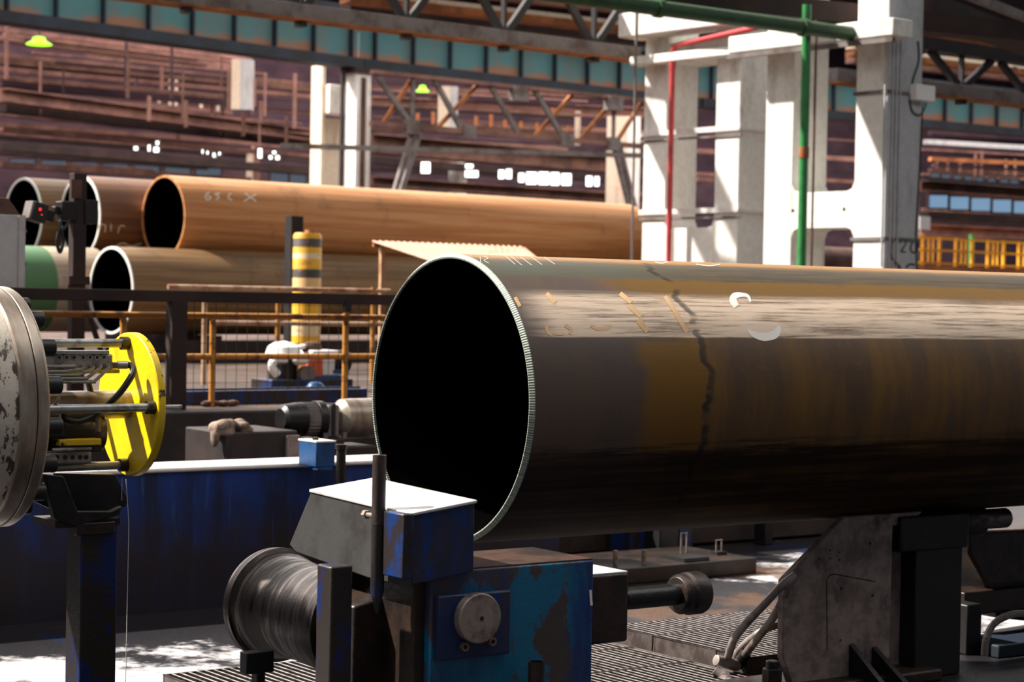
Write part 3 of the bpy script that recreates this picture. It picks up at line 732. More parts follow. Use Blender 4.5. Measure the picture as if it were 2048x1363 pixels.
# thick cable joint at the foot and hoses
vj = PIT.PZ(1450, 1326, .10).y
ca = lambda pts: [pp(x, y, VBk-.04+(vj-VBk+.04)*k) for x, y, k in pts]
h1 = thing('cable_loop', 'thick grey cable looping down from the bracket edge to the grating', 'cable', FB)
MB().tube(ca([(1590,1150,0), (1562,1172,.05), (1530,1206,.2), (1495,1243,.45), (1468,1278,.7), (1455,1318,1)]), .0225, 12, 5).build('cable_run', M['hose'], h1)
MB().tube(ca([(1590,1150,0), (1576,1166,.02), (1570,1188,.1), (1548,1232,.3), (1515,1276,.6), (1482,1318,1)]), .0225, 12, 5).build('cable_run', M['hose'], h1)
MB().cyl(*ca([(1494,1302,.9), (1474,1330,1.0)]), .032, n=16).build('cable_sleeve', M['blackmetal'], h1)
h2 = MB().tube([pp(1600,1240,VBk+.36), pp(1562,1248,VBk+.34), pp(1530,1258,VBk+.34), pp(1500,1278,vj-.08), pp(1476,1302,vj+.02), pp(1468,1322,vj+.05)], .020, 12, 5)
single(h2, 'cable', 'thinner grey cable coming out behind the bracket edge above the grating', 'cable', M['hose'], FB)
c = pp(1432, 1319, vj); e = pp(1492, 1335, vj-.02)
h3 = thing('cable_junction', 'pale grimy pipe tee lying on the grating where the cables meet', 'pipe fitting', FB)
MB().lathe([(-.01,0),(0,.03),(.14,.033),(.16,.028),(.165,0)], c, e-c, 20).build('tee_body', M['hose'], h3)
MB().tube([pp(1430,1338,vj-.06), pp(1448,1352,vj-.10), pp(1464,1372,vj-.16)], .034, 14, 4).build('tee_branch', M['grating'], h3)

# ================================================================== floor grating panels
FG = PIT
def grating(name, label, u0, u1, v0, v1, z, group='floor gratings', nb=None):
    t = thing('floor_grating', label, 'grating', Fr(PIT.w(u0, v0, 0), FRONT), group)
    w, d = u1-u0, v1-v0; n = int(w/.048); mb = MB()
    for i in range(1, n):
        x = w*i/n; mb.box((x-.0075, .012, z-.035), (x+.0075, d-.012, z))
    o = mb.build('bearing_bars', M['grating'], t); o.data.materials.append(M['grime'])
    for p in o.data.polygons: p.material_index = 0 if p.normal.z > .5 else 1  # grimy sides in black, painting in the dark of the gaps
    m2 = MB()
    k = max(2, int(d/.16))
    for i in range(1, k): m2.box((.01, d*i/k-.003, z-.024), (w-.01, d*i/k+.003, z-.008))
    m2.build('cross_rods', M['gratingside'], t)
    MB().box((.01,.01,0.002),(w-.01,d-.01,.006)).build('gap_shade_sheet', M['black'], t)  # black sheet added to darken the gaps below the bars
    f = MB(); f.box((0,0,0),(.014,d,z)); f.box((w-.014,0,0),(w,d,z)); f.box((0,0,0),(w,.014,z)); f.box((0,d-.014,0),(w,d,z))
    f.build('edge_frame', M['gratingside'], t, bevel=.003)
    return t
ZL, ZR = .05, .13
us = PIT.PZ(1330, 1276, ZR).x                      # the gap between the two levels
v1 = PIT.PZ(1250, 1294, ZL).y; v2 = PIT.PZ(1295, 1332, ZL).y
w1 = PIT.PZ(1420, 1258, ZR).y; w2 = PIT.PZ(1500, 1292, ZR).y; w0 = PIT.PZ(1350, 1236, ZR).y
gu = us - 1.05
grating('a', 'floor grating whose back edge runs under the brown bearing box', gu, us-.05, v1+.01, v1+(v1-v2), ZL)
grating('b', 'floor grating one panel nearer than the one under the bearing box', gu, us-.05, v2+.01, v1-.01, ZL)
grating('c', 'nearest low floor grating beside the blue-green block', gu, us-.05, v2-(v1-v2), v2-.01, ZL)
grating('d', 'raised floor grating reaching furthest back, below the end roller', us, us+1.6, w1+.006, w0, ZR)
grating('e', 'raised floor grating with a red dab on its edge, between two others', us, us+.85, w2+.006, w1-.006, ZR)
grating('f', 'raised floor grating nearest the cable tee and bracket foot', us, us+.80, .13, w2-.006, ZR)
lg = PIT.PZ(455, 1334, ZL); lg2 = PIT.PZ(392, 1356, ZL)
grating('g', 'small floor grating beside the barrel roller on the wet floor', lg2.x-.1, lg2.x+1.0, lg.y-.9, lg.y, ZL)

# ================================================================== bed plate with studs behind the gratings
bv = PIT.PZ(1400, 1156, 0).y
b0 = PIT.onV(bv, 1215, 1140); b1 = PIT.onV(bv, 1514, 1125)
FBd = Fr(PIT.w(0, bv, 0), FRONT)
bp = thing('machine_bed_plate', 'rusty oily bed plate with upright studs and staples under the pipe', 'machine bed', FBd)
q = lambda x, y, v=0: FBd.onV(v, x, y)
zt2 = q(1400, 1124).z
MB().box((q(1215,1140).x, 0, 0), (q(1514,1125).x, .85, zt2)).build('plate', M['oily'], bp, bevel=.01)
for x, y0 in ((1231, 1100), (1288, 1099)):
    c = q(x, y0, .12); MB().cyl((c.x, .12, zt2-.01), (c.x, .12, c.z), .018, n=14).build('stud', M['stud'], bp)
for x, y0 in ((1368, 1065), (1438, 1079)):
    c = q(x, y0, .3); w = .028
    MB().tube([(c.x-w,.3,zt2),(c.x-w,.3,c.z),(c.x+w,.3,c.z),(c.x+w,.3,zt2)], .007, 8).build('staple', M['stud'], bp)
    MB().box((c.x-.05,.26,zt2),(c.x+.05,.34,zt2+.025)).build('staple_foot', M['black'], bp)
c0 = q(1360, 1128, .1); c1 = q(1410, 1122, .1)
MB().box((c0.x, .05, zt2), (c1.x, .3, zt2+.03)).build('clamp_plate', M['black'], bp)
for (x0, x1, y0, m, v) in ((1270,1322,1060,'darkblue',1.1), (1320,1356,1050,'black',.9), (1356,1384,1062,'darkblue',1.2)):
    pass
FX = Fr(PIT.w(0, bv+1.0, 0), FRONT); q = lambda x, y, v=0: FX.onV(v, x, y)
mc = thing('pipe_conveyor_frame', 'dim blue and black conveyor frame behind the studded bed plate', 'machine', FX)
a = q(1320, 1080); b = q(1358, 1080)
MB().box((a.x, 0, 0), (b.x, .3, 1.0)).build('leg', M['black'], mc, bevel=.01)
a = q(1262, 1080, .2); b = q(1318, 1080, .2)
MB().box((a.x, .2, 0), (b.x, .5, .7)).build('side_box', M['darkblue'], mc, bevel=.01)
a = q(1358, 1080, .2); b = q(1386, 1080, .2)
MB().box((a.x, .2, 0), (b.x, .5, .7)).build('side_box', M['darkblue'], mc, bevel=.01)
a = q(1200, 1080, .5); b = q(1700, 1080, .5)
MB().box((a.x-1.5, .55, .02), (b.x+.6, .9, .92)).build('beam', M['mill'], mc, bevel=.01)  # dark box enlarged to hide the lit floor behind
a = q(1530, 1080, .3); b = q(1546, 1080, .3)
MB().box((a.x, .3, 0), (b.x, .45, 1.0)).build('leg', M['black'], mc, bevel=.01)
# ================================================================== trough between the blue wall and the upper floor
ZP = 1.0                                            # level of the main shop floor
edge = PZ(450, 824, ZP)
HL = Fr((edge.x, edge.y, 0), REAR)                  # main shop floor: u along its edge
HL2 = Fr((edge.x, edge.y, 0), FRONT)
struct(MB().box((-14, 0, -.2), (60, 70, ZP)), 'floor', M['orangefloor'], HL2)
struct(MB().box((-14, -.12, 0), (9, 0, ZP+.02)), 'wall_trough', M['mill'], HL2, bevel=.02)

FW = Fr(PIT.w(0, WV, 0), FRONT)
q = lambda x, y, v=0: FW.onV(v, x, y)
# blue valve box on the wall
vq = -.27
a = q(613, 935, vq); b = q(632, 930, vq); c = q(670, 928, vq)
vb = thing('valve_box', 'small bright blue box with pale lid hung before the blue wall top', 'box', FW)
zt0 = q(632, 885, vq).z; zb0 = q(632, 934, vq).z
MB().box((b.x, vq, zb0), (c.x, -.03, zt0)).build('body', M['brightblue'], vb, bevel=.006)
MB().box((b.x-.004, vq-.005, zt0), (c.x+.004, -.026, zt0+.012)).build('lid', M['pale_cap'], vb, bevel=.002)
MB().cyl((b.x+.05, vq+.1, zt0+.01), (b.x+.05, vq+.1, zt0+.03), .022, n=12).build('lid_plug', M['black'], vb)
MB().box((b.x+.01, vq-.005, zb0-.02), (c.x-.02, vq+.06, zb0)).build('foot', M['brightblue'], vb)
a = q(682, 925, -.10); z1 = q(682, 889, -.10).z
MB().cyl((a.x, -.10, .3), (a.x, -.10, z1), .034, n=20).ring((a.x, -.10, z1-.03), (a.x, -.10, z1+.004), .042, .028, 20).build('pipe_fitting', M['blackmetal'], vb)
# trough box with cloth
VT = WV + 1.6
FT = Fr(PIT.w(0, VT, 0), FRONT); q = lambda x, y, v=0: FT.onV(v, x, y)
a = q(452, 864); b = q(596, 862)
tx = thing('trough_box', 'dark steel box standing in the trough behind the blue wall', 'box', FT)
MB().box((a.x, 0, 0), (b.x, .7, a.z)).build('body', M['mill'], tx, bevel=.015)
c = q(585, 870, -.02)
MB().box((c.x-.05, -.03, 0), (c.x+.06, 0, c.z)).build('stiffener', M['bracket'], tx)
rag = MB(); rnd = random.Random(3)
pts = [q(445,850), q(458,847), q(470,852), q(480,846), q(490,856)]
for i in range(26):
    p = pts[i % 5]; rag.ball((p.x+rnd.uniform(-.03,.03), .08+rnd.uniform(-.05,.06), a.z+.03+rnd.uniform(-.03,.035)), rnd.uniform(.035,.06), (1.2,1,.8), 10)
rag.ball((q(505,862).x, .06, a.z+.015), .03, (1.6,1,.7), 10).ball((q(437,870).x, .06, a.z-.04), .05, (.7,1,1.6), 10)
ro = rag.build('rag', M['cloth'], None, FT.o, FT.t)
rm = ro.modifiers.new('merge', 'REMESH'); rm.mode = 'VOXEL'; rm.voxel_size = .016
tag(ro, 'crumpled dirty pale rag on the dark trough box', 'rag', None, 'thing')
# gear motor with bright roller
FGm = Fr(FT.o, FRONT); vmm = .45
q = lambda x, y, v=vmm: FGm.onV(v, x, y)
gm = thing('gear_motor', 'dark ribbed gear motor driving a polished roller behind the blue wall', 'motor', FGm)
c = q(580, 832); e = q(625, 838); zc1 = q(620, 838).z
Lx = lambda x: q(x, 838).x
MB().lathe([(0,0),(0,.09),(.03,.125),(.16,.14),(.2,.14),(.2,0)], (Lx(560), vmm, zc1), (1,0,0), 40).build('fan_cover', M['blackmetal'], gm, bevel=.004)
fins = MB()
for k in range(28):
    an = 2*pi*k/28; fins.bar((Lx(590), vmm+cos(an)*.125, zc1+sin(an)*.125), (Lx(628), vmm+cos(an)*.125, zc1+sin(an)*.125), .012, .03)
fins.cyl((Lx(588), vmm, zc1), (Lx(632), vmm, zc1), .12, n=32)
fins.build('ribbed_body', M['greysteel'], gm)
MB().cyl((Lx(628), vmm, zc1), (Lx(642), vmm, zc1), .15, n=32).build('flange', M['blackmetal'], gm, bevel=.004)
MB().box((Lx(642), vmm-.12, zc1-.14), (Lx(664), vmm+.12, zc1+.12)).build('gearbox', M['greysteel'], gm, bevel=.012)
MB().box((Lx(648), vmm-.13, zc1-.13), (Lx(655), vmm+.13, zc1+.13)).build('gearbox_joint', M['black'], gm)
MB().lathe([(0,0),(0,.11),(.05,.16),(.14,.165),(.6,.165),(.6,0)], (Lx(672), vmm, zc1+.0), (1,0,0), 48).build('drive_roller', M['machined'], gm, bevel=.004)
MB().box((Lx(625), vmm-.2, zc1-.22), (Lx(665), vmm+.2, zc1-.15)).box((Lx(600), vmm-.15, 0), (Lx(740), vmm+.3, zc1-.22)).build('pedestal', M['mill'], gm, bevel=.01)
for x in (630, 668):
    MB().cyl((Lx(x), vmm-.17, zc1-.15), (Lx(x), vmm-.17, zc1-.10), .02, n=6).build('bolt', M['stud'], gm)
# blue beam on the shop floor
b0, b1 = PZ(318, 815, ZP), PZ(760, 806, ZP)
fr, L = line_frame(b0 + (b1-b0)*.02, b1)
single(MB().box((.35, .25, 0), (L, .55, .14)).box((.35, .38, .14), (L, .42, .16)), 'rail_sill', 'low dark blue steel sill lying along the railing foot', 'beam', M['darkblue'], Fr(fr.o, fr.deg))
for i, (px, py, r, lab) in enumerate(((512, 806, .05, 'small lump of rusty scrap on the floor edge by the railing post'),)):
    p = PZ(447, 813, ZP)
    m = MB(); rr_ = random.Random(5)
    for k in range(9): m.ball((rr_.uniform(-.16,.16), rr_.uniform(0,.1), .03), rr_.uniform(.03,.05), (1.6,1,.7), 8)
    single(m, 'scrap_lump', lab, 'scrap', M['brown'], Fr(p, FRONT), kind='stuff')

# ================================================================== railings, mesh, pole with sensor
D1 = 19.0
rp = PZ(352, 818, ZP); FR1 = Fr(rp, FRONT)
q = lambda x, y, v=0: FR1.onV(v, x, y)
rl = thing('heavy_railing', 'dark heavy railing with thick post and wire mesh on the floor edge', 'railing', FR1)
zr = q(352, 592).z
xa, xb = q(-60, 580).x, q(900, 600).x
MB().box((xa, -.06, zr-.055), (xb, .06, zr+.055)).build('top_beam', M['darkbrown'], rl, bevel=.006)
a = q(337, 700); b = q(368, 700)
MB().box((a.x, -.07, 0), (b.x, .07, zr-.05)).build('post', M['darkbrown'], rl, bevel=.006)
mesh = MB()
x = b.x
while x < xb:
    mesh.box((x-.0022, .02, .02), (x+.0022, .0244, zr-.05)); x += .115
z = .06
while z < zr-.06:
    mesh.box((b.x, .02, z-.0022), (xb, .0244, z+.0022)); z += .19
mesh.build('wire_mesh', M['darksteel'], rl)
c = q(693, 611, -.03)
MB().box((c.x-.035, -.07, c.z-.06), (c.x+.035, -.01, c.z+.06)).build('latch_box', M['black'], rl)

def railing(name, label, d0, base, rails, posts, m, r=.026, ext=None):
    o = PZ(base[0], base[1], ZP); fr = Fr(o, FRONT)
    t = thing(name, label, 'railing', fr)
    q = lambda x, y: fr.onV(0, x, y)
    for (x0, y0, x1, mm) in rails:
        a = q(x0, y0); e = q(x1, y0)
        MB().cyl((a.x, 0, a.z), (e.x, 0, a.z), r, n=12).build('rail', M[mm], t)
    for (x, y0, mm) in posts:
        a = q(x, y0)
        MB().cyl((a.x, 0, 0), (a.x, 0, a.z), r*1.05, n=12).build('post', M[mm], t)
    return t
railing('pipe_railing', 'ochre pipe railing just behind the heavy dark railing', 19.5, (426, 813),
        [(60, 627, 770, 'yellowrail'), (300, 713, 770, 'yellowrail')], [(247, 629, 'yellowrail'), (426, 640, 'yellowrail'), (692, 626, 'yellowrail')], 'yellowrail', .03)
railing('pipe_railing', 'tall pale-topped pipe railing further back, before the bollard', 23, (409, 768),
        [(336, 573, 780, 'palerail'), (422, 645, 780, 'palerail')], [(410, 574, 'palerail'), (557, 574, 'yellowrail'), (747, 574, 'yellowrail')], 'palerail', .03)
# pole with the sensor
pb = PZ(155, 812, ZP); FPo = Fr((pb.x, pb.y, ZP), FRONT); q = lambda x, y, v=0: FPo.onV(v, x, y)
po = thing('instrument_pole', 'dark square steel pole with clamps standing by the grey cabinet', 'pole', FPo)
a = q(140, 600); b = q(166, 600); zt3 = q(150, 346).z
MB().box((a.x, -.06, 0), (b.x, .06, zt3)).build('pole', M['darkbrown'], po, bevel=.006)
a = q(166, 400, -.0); b = q(190, 448)
MB().box((a.x-.01, -.08, b.z), (b.x, .1, a.z)).build('junction_box', M['darksteel'], po, bevel=.008)
a = q(116, 402); b = q(142, 442)
MB().box((a.x, -.09, b.z), (b.x+.03, .06, a.z)).box((a.x-.05, -.05, b.z+.06), (b.x, .04, a.z-.05)).build('clamp_arm', M['blackmetal'], po, bevel=.01)
c = q(146, 378)
MB().box((c.x-.05, -.075, c.z-.09), (c.x+.06, -.06, c.z+.09)).build('rusty_plate', M['brown'], po)
MB().tube([q(122,440,-.08), q(118,460,-.1), q(114,485,-.1), q(120,504,-.1), q(126,485,-.1), q(124,462,-.1), q(132,452,-.1), q(138,440,-.08)], .018, 8, 5).build('cable_loop', M['black'], po)
a = q(172, 600); b = q(236, 790)
MB().tube([(a.x, .05, a.z), (b.x, .05, max(b.z, .02))], .03, 8).build('stay', M['darkbrown'], po)
a = q(132, 560); b = q(174, 560)
MB().box((a.x, -.075, a.z-.04), (b.x, .075, a.z+.04)).build('collar', M['darkbrown'], po)
sn = Fr(FPo.w(q(66,425).x, -.12, q(66,425).z), FRONT + 6)
ss = thing('sensor_head', 'tilted black sensor box with red lights on the pole arm', 'sensor', sn)
def rotY(m, an): m.M = Matrix.Rotation(an, 4, 'Y'); return m
rotY(MB(), radians(14)).box((-.075, -.05, -.09), (.075, .1, .09)).build('housing', M['black'], ss, bevel=.008)
rotY(MB(), radians(14)).box((-.10, -.05, -.085), (-.076, .1, .085)).build('side_plate', M['greysteel'], ss, bevel=.004)
rotY(MB(), radians(14)).cyl((-.01, -.054, .025), (-.01, -.049, .025), .013, n=12).build('indicator_light', M['redled'], ss)
rotY(MB(), radians(14)).cyl((.02, -.053, -.02), (.02, -.049, -.02), .006, n=8).build('indicator_light', M['redled'], ss)
rotY(MB(), radians(14)).box((.07, 0, -.05), (.18, .06, .06)).build('mount', M['blackmetal'], ss, bevel=.006)
# grey cabinet
cb = PZ(46, 805, ZP); FC = Fr(FR1.w(FR1.onV(.5, 46, 700).x, .5, 0), FRONT); q = lambda x, y, v=0: FC.onV(v, x, y)
cab = thing('control_cabinet', 'tall pale grey riveted cabinet with dark sloping hood', 'cabinet', FC)
zc3 = q(44, 430).z
MB().box((-1.6, 0, 0), (0, .9, zc3)).build('body', M['greycab'], cab, bevel=.01)
z1 = q(40, 392).z
MB().prism([(-1.6, zc3), (.0, zc3), (-.12, z1-.02), (-1.6, z1+.05)], 'y', .1, .9).build('hood', M['brown'], cab, bevel=.01)
MB().box((-.06, -.012, 0), (.004, -.001, zc3)).build('edge_strip', M['greycab'], cab)
for k in range(5):
    MB().cyl((.003, .03, zc3-.15-k*.3), (.03, .03, zc3-.15-k*.3), .018, n=10).build('rivet', M['greysteel'], cab)

# ================================================================== bollard, sheet canopy, pump
D = 30.0
o = P(611, 737, D); FBo = Fr((o.x, o.y, ZP), FRONT)
ztop = P(611, 466, D).z - ZP
bo = thing('banded_bollard', 'thick yellow round post with black and pale bands', 'post', FBo)
MB().lathe([(0,.215),(ztop-.04,.215),(ztop,.19),(ztop+.0,0)], (0,0,0), (0,0,1), 40).build('shaft', M['bollard'], bo)
MB().cyl((.03,0,ztop-.02), (.03,0,ztop+.05), .09, .06, n=20).build('top_cap', M['rustbeam'], bo)
dpo = P(587, 740, 30.6)
single(MB().box((-.13,-.1,0),(-.05,.1,P(587,432,30.6).z-ZP)).box((-.05,-.02,0),(.12,.02,P(587,432,30.6).z-ZP)), 'steel_upright', 'grey and black steel upright rising behind the yellow banded post', 'post', M['darksteel'], Fr((dpo.x, dpo.y, ZP), FRONT))
# corrugated canopy
p00 = P(744, 482, 26.5); fr = Fr(p00, FRONT)
FCa = Fr((p00.x, p00.y, ZP), FRONT)
q = lambda x, y, v: FCa.onV(v, x, y)
L0 = q(1048, 491, 0).x; zb_ = p00.z - ZP
vf = -1.5; zf = q(875, 524, vf).z
xs = q(870, 524, vf).x; xe = q(1095, 526, vf).x
ca = thing('sheet_canopy', 'pinkish corrugated sheet roof on a thin post behind the pipe mouth', 'canopy', FCa)
mb = MB(); N = 150; vs = []; fs = []
for i in range(N+1):
    t = i/N; w = .02*sin(2*pi*t*26)
    vs += [(L0*t, 0, zb_+w), (xs+(xe-xs)*t, vf, zf+w), (L0*t, 0, zb_+w-.006), (xs+(xe-xs)*t, vf, zf+w-.006)]
for i in range(N):
    a = 4*i; b = a+4
    fs += [[a, a+1, b+1, b], [a+2, b+2, b+3, a+3]]
mb.add(vs, fs).build('sheet', M['corr'], ca)
c = q(764, 520, -.05)
MB().box((c.x-.03, -.08, 0), (c.x+.03, -.02, zb_-.03)).build('post', M['palerail'], ca)
MB().box((c.x+L0*.9, -.08, 0), (c.x+L0*.9+.06, -.02, zb_-.03)).build('post', M['palerail'], ca)
MB().bar((0, -.03, zb_-.05), (L0, -.03, zb_-.05), .05, .05).build('purlin', M['rustbeam'], ca)
# pump set
D = 23.0
o = P(630, 787, D); FPu = Fr((o.x, o.y, ZP), FRONT); s_ = D/F
pu = thing('pump_set', 'sunlit white-domed pump set on a blue base behind the railing', 'pump', FPu)
X_ = lambda x: (x-600)*s_/.814
Z_ = lambda y: (787-y)*s_
MB().box((X_(520), 0, 0), (X_(672), .5, Z_(762))).build('base_frame', M['darkblue'], pu, bevel=.01)
MB().lathe([(Z_(722), .21),(Z_(712), .21),(Z_(698), .185),(Z_(690), .12),(Z_(686), 0)], (X_(560), .25, 0), (0,0,1), 32).build('dome_cover', M['white'], pu)
MB().bar((X_(575), .25, Z_(704)), (X_(600), .25, Z_(696)), .1, .05).build('dome_spout', M['white'], pu, bevel=.015)
MB().cyl((X_(560), .25, Z_(765)), (X_(560), .25, Z_(716)), .17, n=28).build('pump_body', M['blackmetal'], pu)
MB().tube([(X_(548),.05,Z_(722)), (X_(528),.0,Z_(722)), (X_(519),.0,Z_(735)), (X_(530),.0,Z_(752))], .05, 10, 4).build('pale_elbow', M['white'], pu)
MB().ball((X_(574), .02, Z_(722)), .09, (1.2,1,.8)).build('pale_valve', M['white'], pu)
MB().cyl((X_(588), .02, Z_(752)), (X_(588), .1, Z_(752)), .1, n=24).build('gauge_housing', M['greysteel'], pu)
MB().box((X_(604), .1, Z_(757)), (X_(622), .4, Z_(714))).build('orange_panel', worn('orange_panel_paint', S(220,96,60), rough=.5, bump=0), pu, bevel=.01)
MB().box((X_(622), .1, Z_(755)), (X_(645), .4, Z_(712))).build('pale_panel', M['pale_cap'], pu, bevel=.01)
MB().box((X_(600), .08, Z_(714)), (X_(652), .42, Z_(704))).build('panel_roof', M['white'], pu, bevel=.02)
MB().cyl((X_(642), .25, Z_(727)), (X_(680), .25, Z_(727)), .13, n=28).build('motor', M['blackmetal'], pu, bevel=.01)
MB().box((X_(640), .1, Z_(752)), (X_(672), .4, Z_(743))).build('motor_foot', M['brightblue'], pu, bevel=.006)
MB().box((X_(606), .1, Z_(768)), (X_(660), .45, Z_(755))).build('lower_tank', M['brightblue'], pu, bevel=.02)
MB().ball((X_(612), .25, Z_(700)), .1, (1.3,1,.8)).build('dark_cap', M['brown'], pu)
o2 = P(640, 797, 21.6)
dg = thing('small_blue_pump', 'small blue pump with pale pipe behind the gear motor', 'pump', Fr((o2.x, o2.y, ZP), FRONT))
MB().box((-.12, 0, 0), (.1, .2, .08)).ball((-.0, .1, .1), .09, (1.2,1,.9)).build('body', M['brightblue'], dg)
MB().tube([(.08,.05,.07), (.25,.05,.06), (.46,.05,.03)], .022, 10).build('outlet_pipe', M['white'], dg)

# ================================================================== stack of pipes
RR = .71
def stack_pipe(label, px_top, d, length, m, rimm, cap=True, u0=0):
    # px_top: pixel of the top of the near end ring
    o = P(px_top[0], px_top[1], d); o = Vector((o.x, o.y, o.z - RR)); fr = Fr(o, REAR)
    t = thing('stacked_pipe', label, 'pipe', fr, 'pipes stacked on the shop floor')
    MB().lathe([(.02,RR)] + [(length*k/12, RR) for k in range(1, 13)] + [(length, RR-.03), (.02, RR-.03)], (0,0,0), (1,0,0), 96, close=True).build('pipe_wall', M[m], t)
    MB().lathe([(.03,RR-.031),(length-.05,RR-.031),(length-.05,RR-.034),(.03,RR-.034)], (0,0,0), (1,0,0), 72, close=True).build('pipe_bore', M['bore'], t)
    tag(MB().lathe([(0,RR-.04),(0,RR-.004),(.021,RR+.0005),(.021,RR-.041)], (0,0,0), (1,0,0), 96, close=True).build('pipe_rim', M[rimm], t), 'bare bright end rim' if rimm != 'rp_orange' else None)
    return fr, t
u1, t1 = stack_pipe('bright rusty orange pipe on the top row of the stack, nearest its end', (327, 350), 33.6, 10.9, 'rp_orange', 'rp_orange')
def at_row(v, px, py, z):
    p = u1.onV(v, px, py); return Fr(u1.w(p.x, v, z), REAR)
def pipe_at(label, fr, length, m, rimm):
    t = thing('stacked_pipe', label, 'pipe', fr, 'pipes stacked on the shop floor')
    MB().lathe([(.02,RR)] + [(length*k/12, RR) for k in range(1, 13)] + [(length, RR-.03), (.02, RR-.03)], (0,0,0), (1,0,0), 96, close=True).build('pipe_wall', M[m], t)
    MB().lathe([(0,RR-.04),(0,RR-.004),(.021,RR+.0005),(.021,RR-.041)], (0,0,0), (1,0,0), 96, close=True).build('pipe_rim', M[rimm], t)
    MB().lathe([(.03,RR-.031),(length-.05,RR-.031),(length-.05,RR-.034),(.03,RR-.034)], (0,0,0), (1,0,0), 72, close=True).build('pipe_bore', M['bore'], t)
    return t
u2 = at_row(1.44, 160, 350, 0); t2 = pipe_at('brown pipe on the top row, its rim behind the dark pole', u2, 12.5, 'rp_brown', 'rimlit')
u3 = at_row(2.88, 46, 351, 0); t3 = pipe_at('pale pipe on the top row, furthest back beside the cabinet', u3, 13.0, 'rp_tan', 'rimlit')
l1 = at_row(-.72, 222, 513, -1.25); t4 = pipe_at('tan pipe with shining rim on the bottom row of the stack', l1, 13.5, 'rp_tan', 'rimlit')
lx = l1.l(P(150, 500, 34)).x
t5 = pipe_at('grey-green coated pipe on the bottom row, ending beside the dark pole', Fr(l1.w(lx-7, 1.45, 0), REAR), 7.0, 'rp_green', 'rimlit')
pipe_at('dim brown pipe on the bottom row, under the brown top pipe', Fr(l1.w(lx+.9, 1.46, 0), REAR), 10.0, 'rp_brown', 'rp_orange')
single(MB().box((.6, -1.86, 0), (13.5, -1.56, .36)), 'shade_rail', 'dark low rail added as shade along the foot of the pipe stack', 'rail', M['darkbrown'], Fr((l1.w(0,.72,0).x, l1.w(0,.72,0).y, ZP), REAR))  # dark bar added to darken the floor before the stack
# timber bearers under the stack
for i, (uu, lab) in enumerate(((1.5, 'dark timber bearer under the stack near its end'), (8.5, 'dark timber bearer under the far half of the stack'))):
    zb2 = l1.o.z - RR - ZP
    fb = Fr((l1.w(uu,0,0).x, l1.w(uu,0,0).y, ZP), REAR)
    single(MB().box((-.12, -.8, 0), (.12, 2.6, zb2)), 'timber_bearer', lab, 'bearer', M['darkbrown'], fb)
hq = lambda x, y: cylhit(u1, x, y, RR+.004)
marks([([(418,384),(410,392),(416,399),(422,394),(414,391)],2.2),([(440,386),(430,388),(438,393),(432,399)],2.2),([(462,386),(456,394),(464,400)],2.2),([(490,386),(512,402)],2.2),([(512,388),(488,402)],2.2)], hq, M['chalk'], t1)
hq2 = lambda x, y: cylhit(u2, x, y, RR+.004)
marks([([(198,462),(198,450),(210,450),(210,464)],1.6),([(222,462),(222,448)],1.6),([(236,466),(240,452),(250,452)],1.6),([(232,492),(246,486),(262,492),(284,486)],3),([(240,500),(262,498),(280,502)],2.5)], hq2, M['chalk'], t2)
# ================================================================== double-legged concrete columns
def column(label, px, d, s, spans, leg=.57, dep=.80, top=12.0):
    o = P(px[0], px[1], d); fr = Fr((o.x, o.y, ZP), REAR)
    t = thing('concrete_column', label, 'column', fr)
    t['kind'] = 'thing'
    return fr, t
sA = .0491*36
FA, A = column('white double concrete column with the red pipe, behind the rusty orange pipe', (1287, 300), 36, sA, None)
lg_, dp_ = .57, .80
zz = lambda fr, x, y, v: fr.onU(0, x, y).z
def legs(fr, t, s, hi, names=('leg', 'leg')):
    MB().box((0, -lg_, 0), (dp_, 0, hi)).build('leg', M['conc'], t, bevel=.02)
    return MB().box((0, -s-lg_, 0), (dp_, -s, hi)).build('leg', M['conc'], t, bevel=.02)
legs(FA, A, sA, 10)
zA1 = FA.onU(0, 1380, 455).z; zA2 = FA.onU(0, 1380, 122).z; zA3 = FA.onU(0, 1380, 82).z
y0, y1 = -sA, -lg_
c_ = .14
MB().prism([(y0, 0), (y1, 0), (y1, zA1+c_), (y1-.04, zA1+.03), (y1-c_, zA1), (y0+c_, zA1), (y0+.04, zA1+.03), (y0, zA1+c_)], 'x', .0, dp_-.0).build('lower_web', M['conc'], A)
MB().box((0, y0, zA2), (dp_, y1, zA3)).build('top_tie', M['conc'], A)
for py in (270, 428):
    z = FA.onU(0, 1340, py).z
    MB().box((-.05, -sA-lg_-.05, z), (-.001, .05, z+.09)).box((-.05, -sA-lg_-.05, z), (dp_+.05, -sA-lg_-.001, z+.05)).build('strap', M['pale_cap'], A)
    MB().box((-.03, -sA-lg_-.06, z-.10), (-.0, .05, z-.06)).build('strap', M['greysteel'], A)
MB().box((-.5, -sA-lg_-.1, zA3+.12), (.1, .2, zA3+.55)).build('corbel', M['conc'], A, bevel=.02)
MB().box((-.30, -sA-lg_-.1, zA2-.02), (-.002, .1, zA2+.14)).build('pipe_shelf', M['conc'], A, bevel=.02)
sB = .0575*30.8
oB = P(1530, 300, 30.8); FBc = Fr((oB.x, oB.y, ZP), REAR)
B = thing('concrete_column', 'white double concrete column marked 20, with conduits and a switch box', 'column', FBc)
legs(FBc, B, sB, 10)
zB1 = FBc.onU(0, 1600, 456).z; zB2 = FBc.onU(0, 1600, 385).z
y0, y1 = -sB, -lg_
zB3 = FBc.onU(0, 1610, 100).z; zB4 = FBc.onU(0, 1610, 66).z
c_ = .13
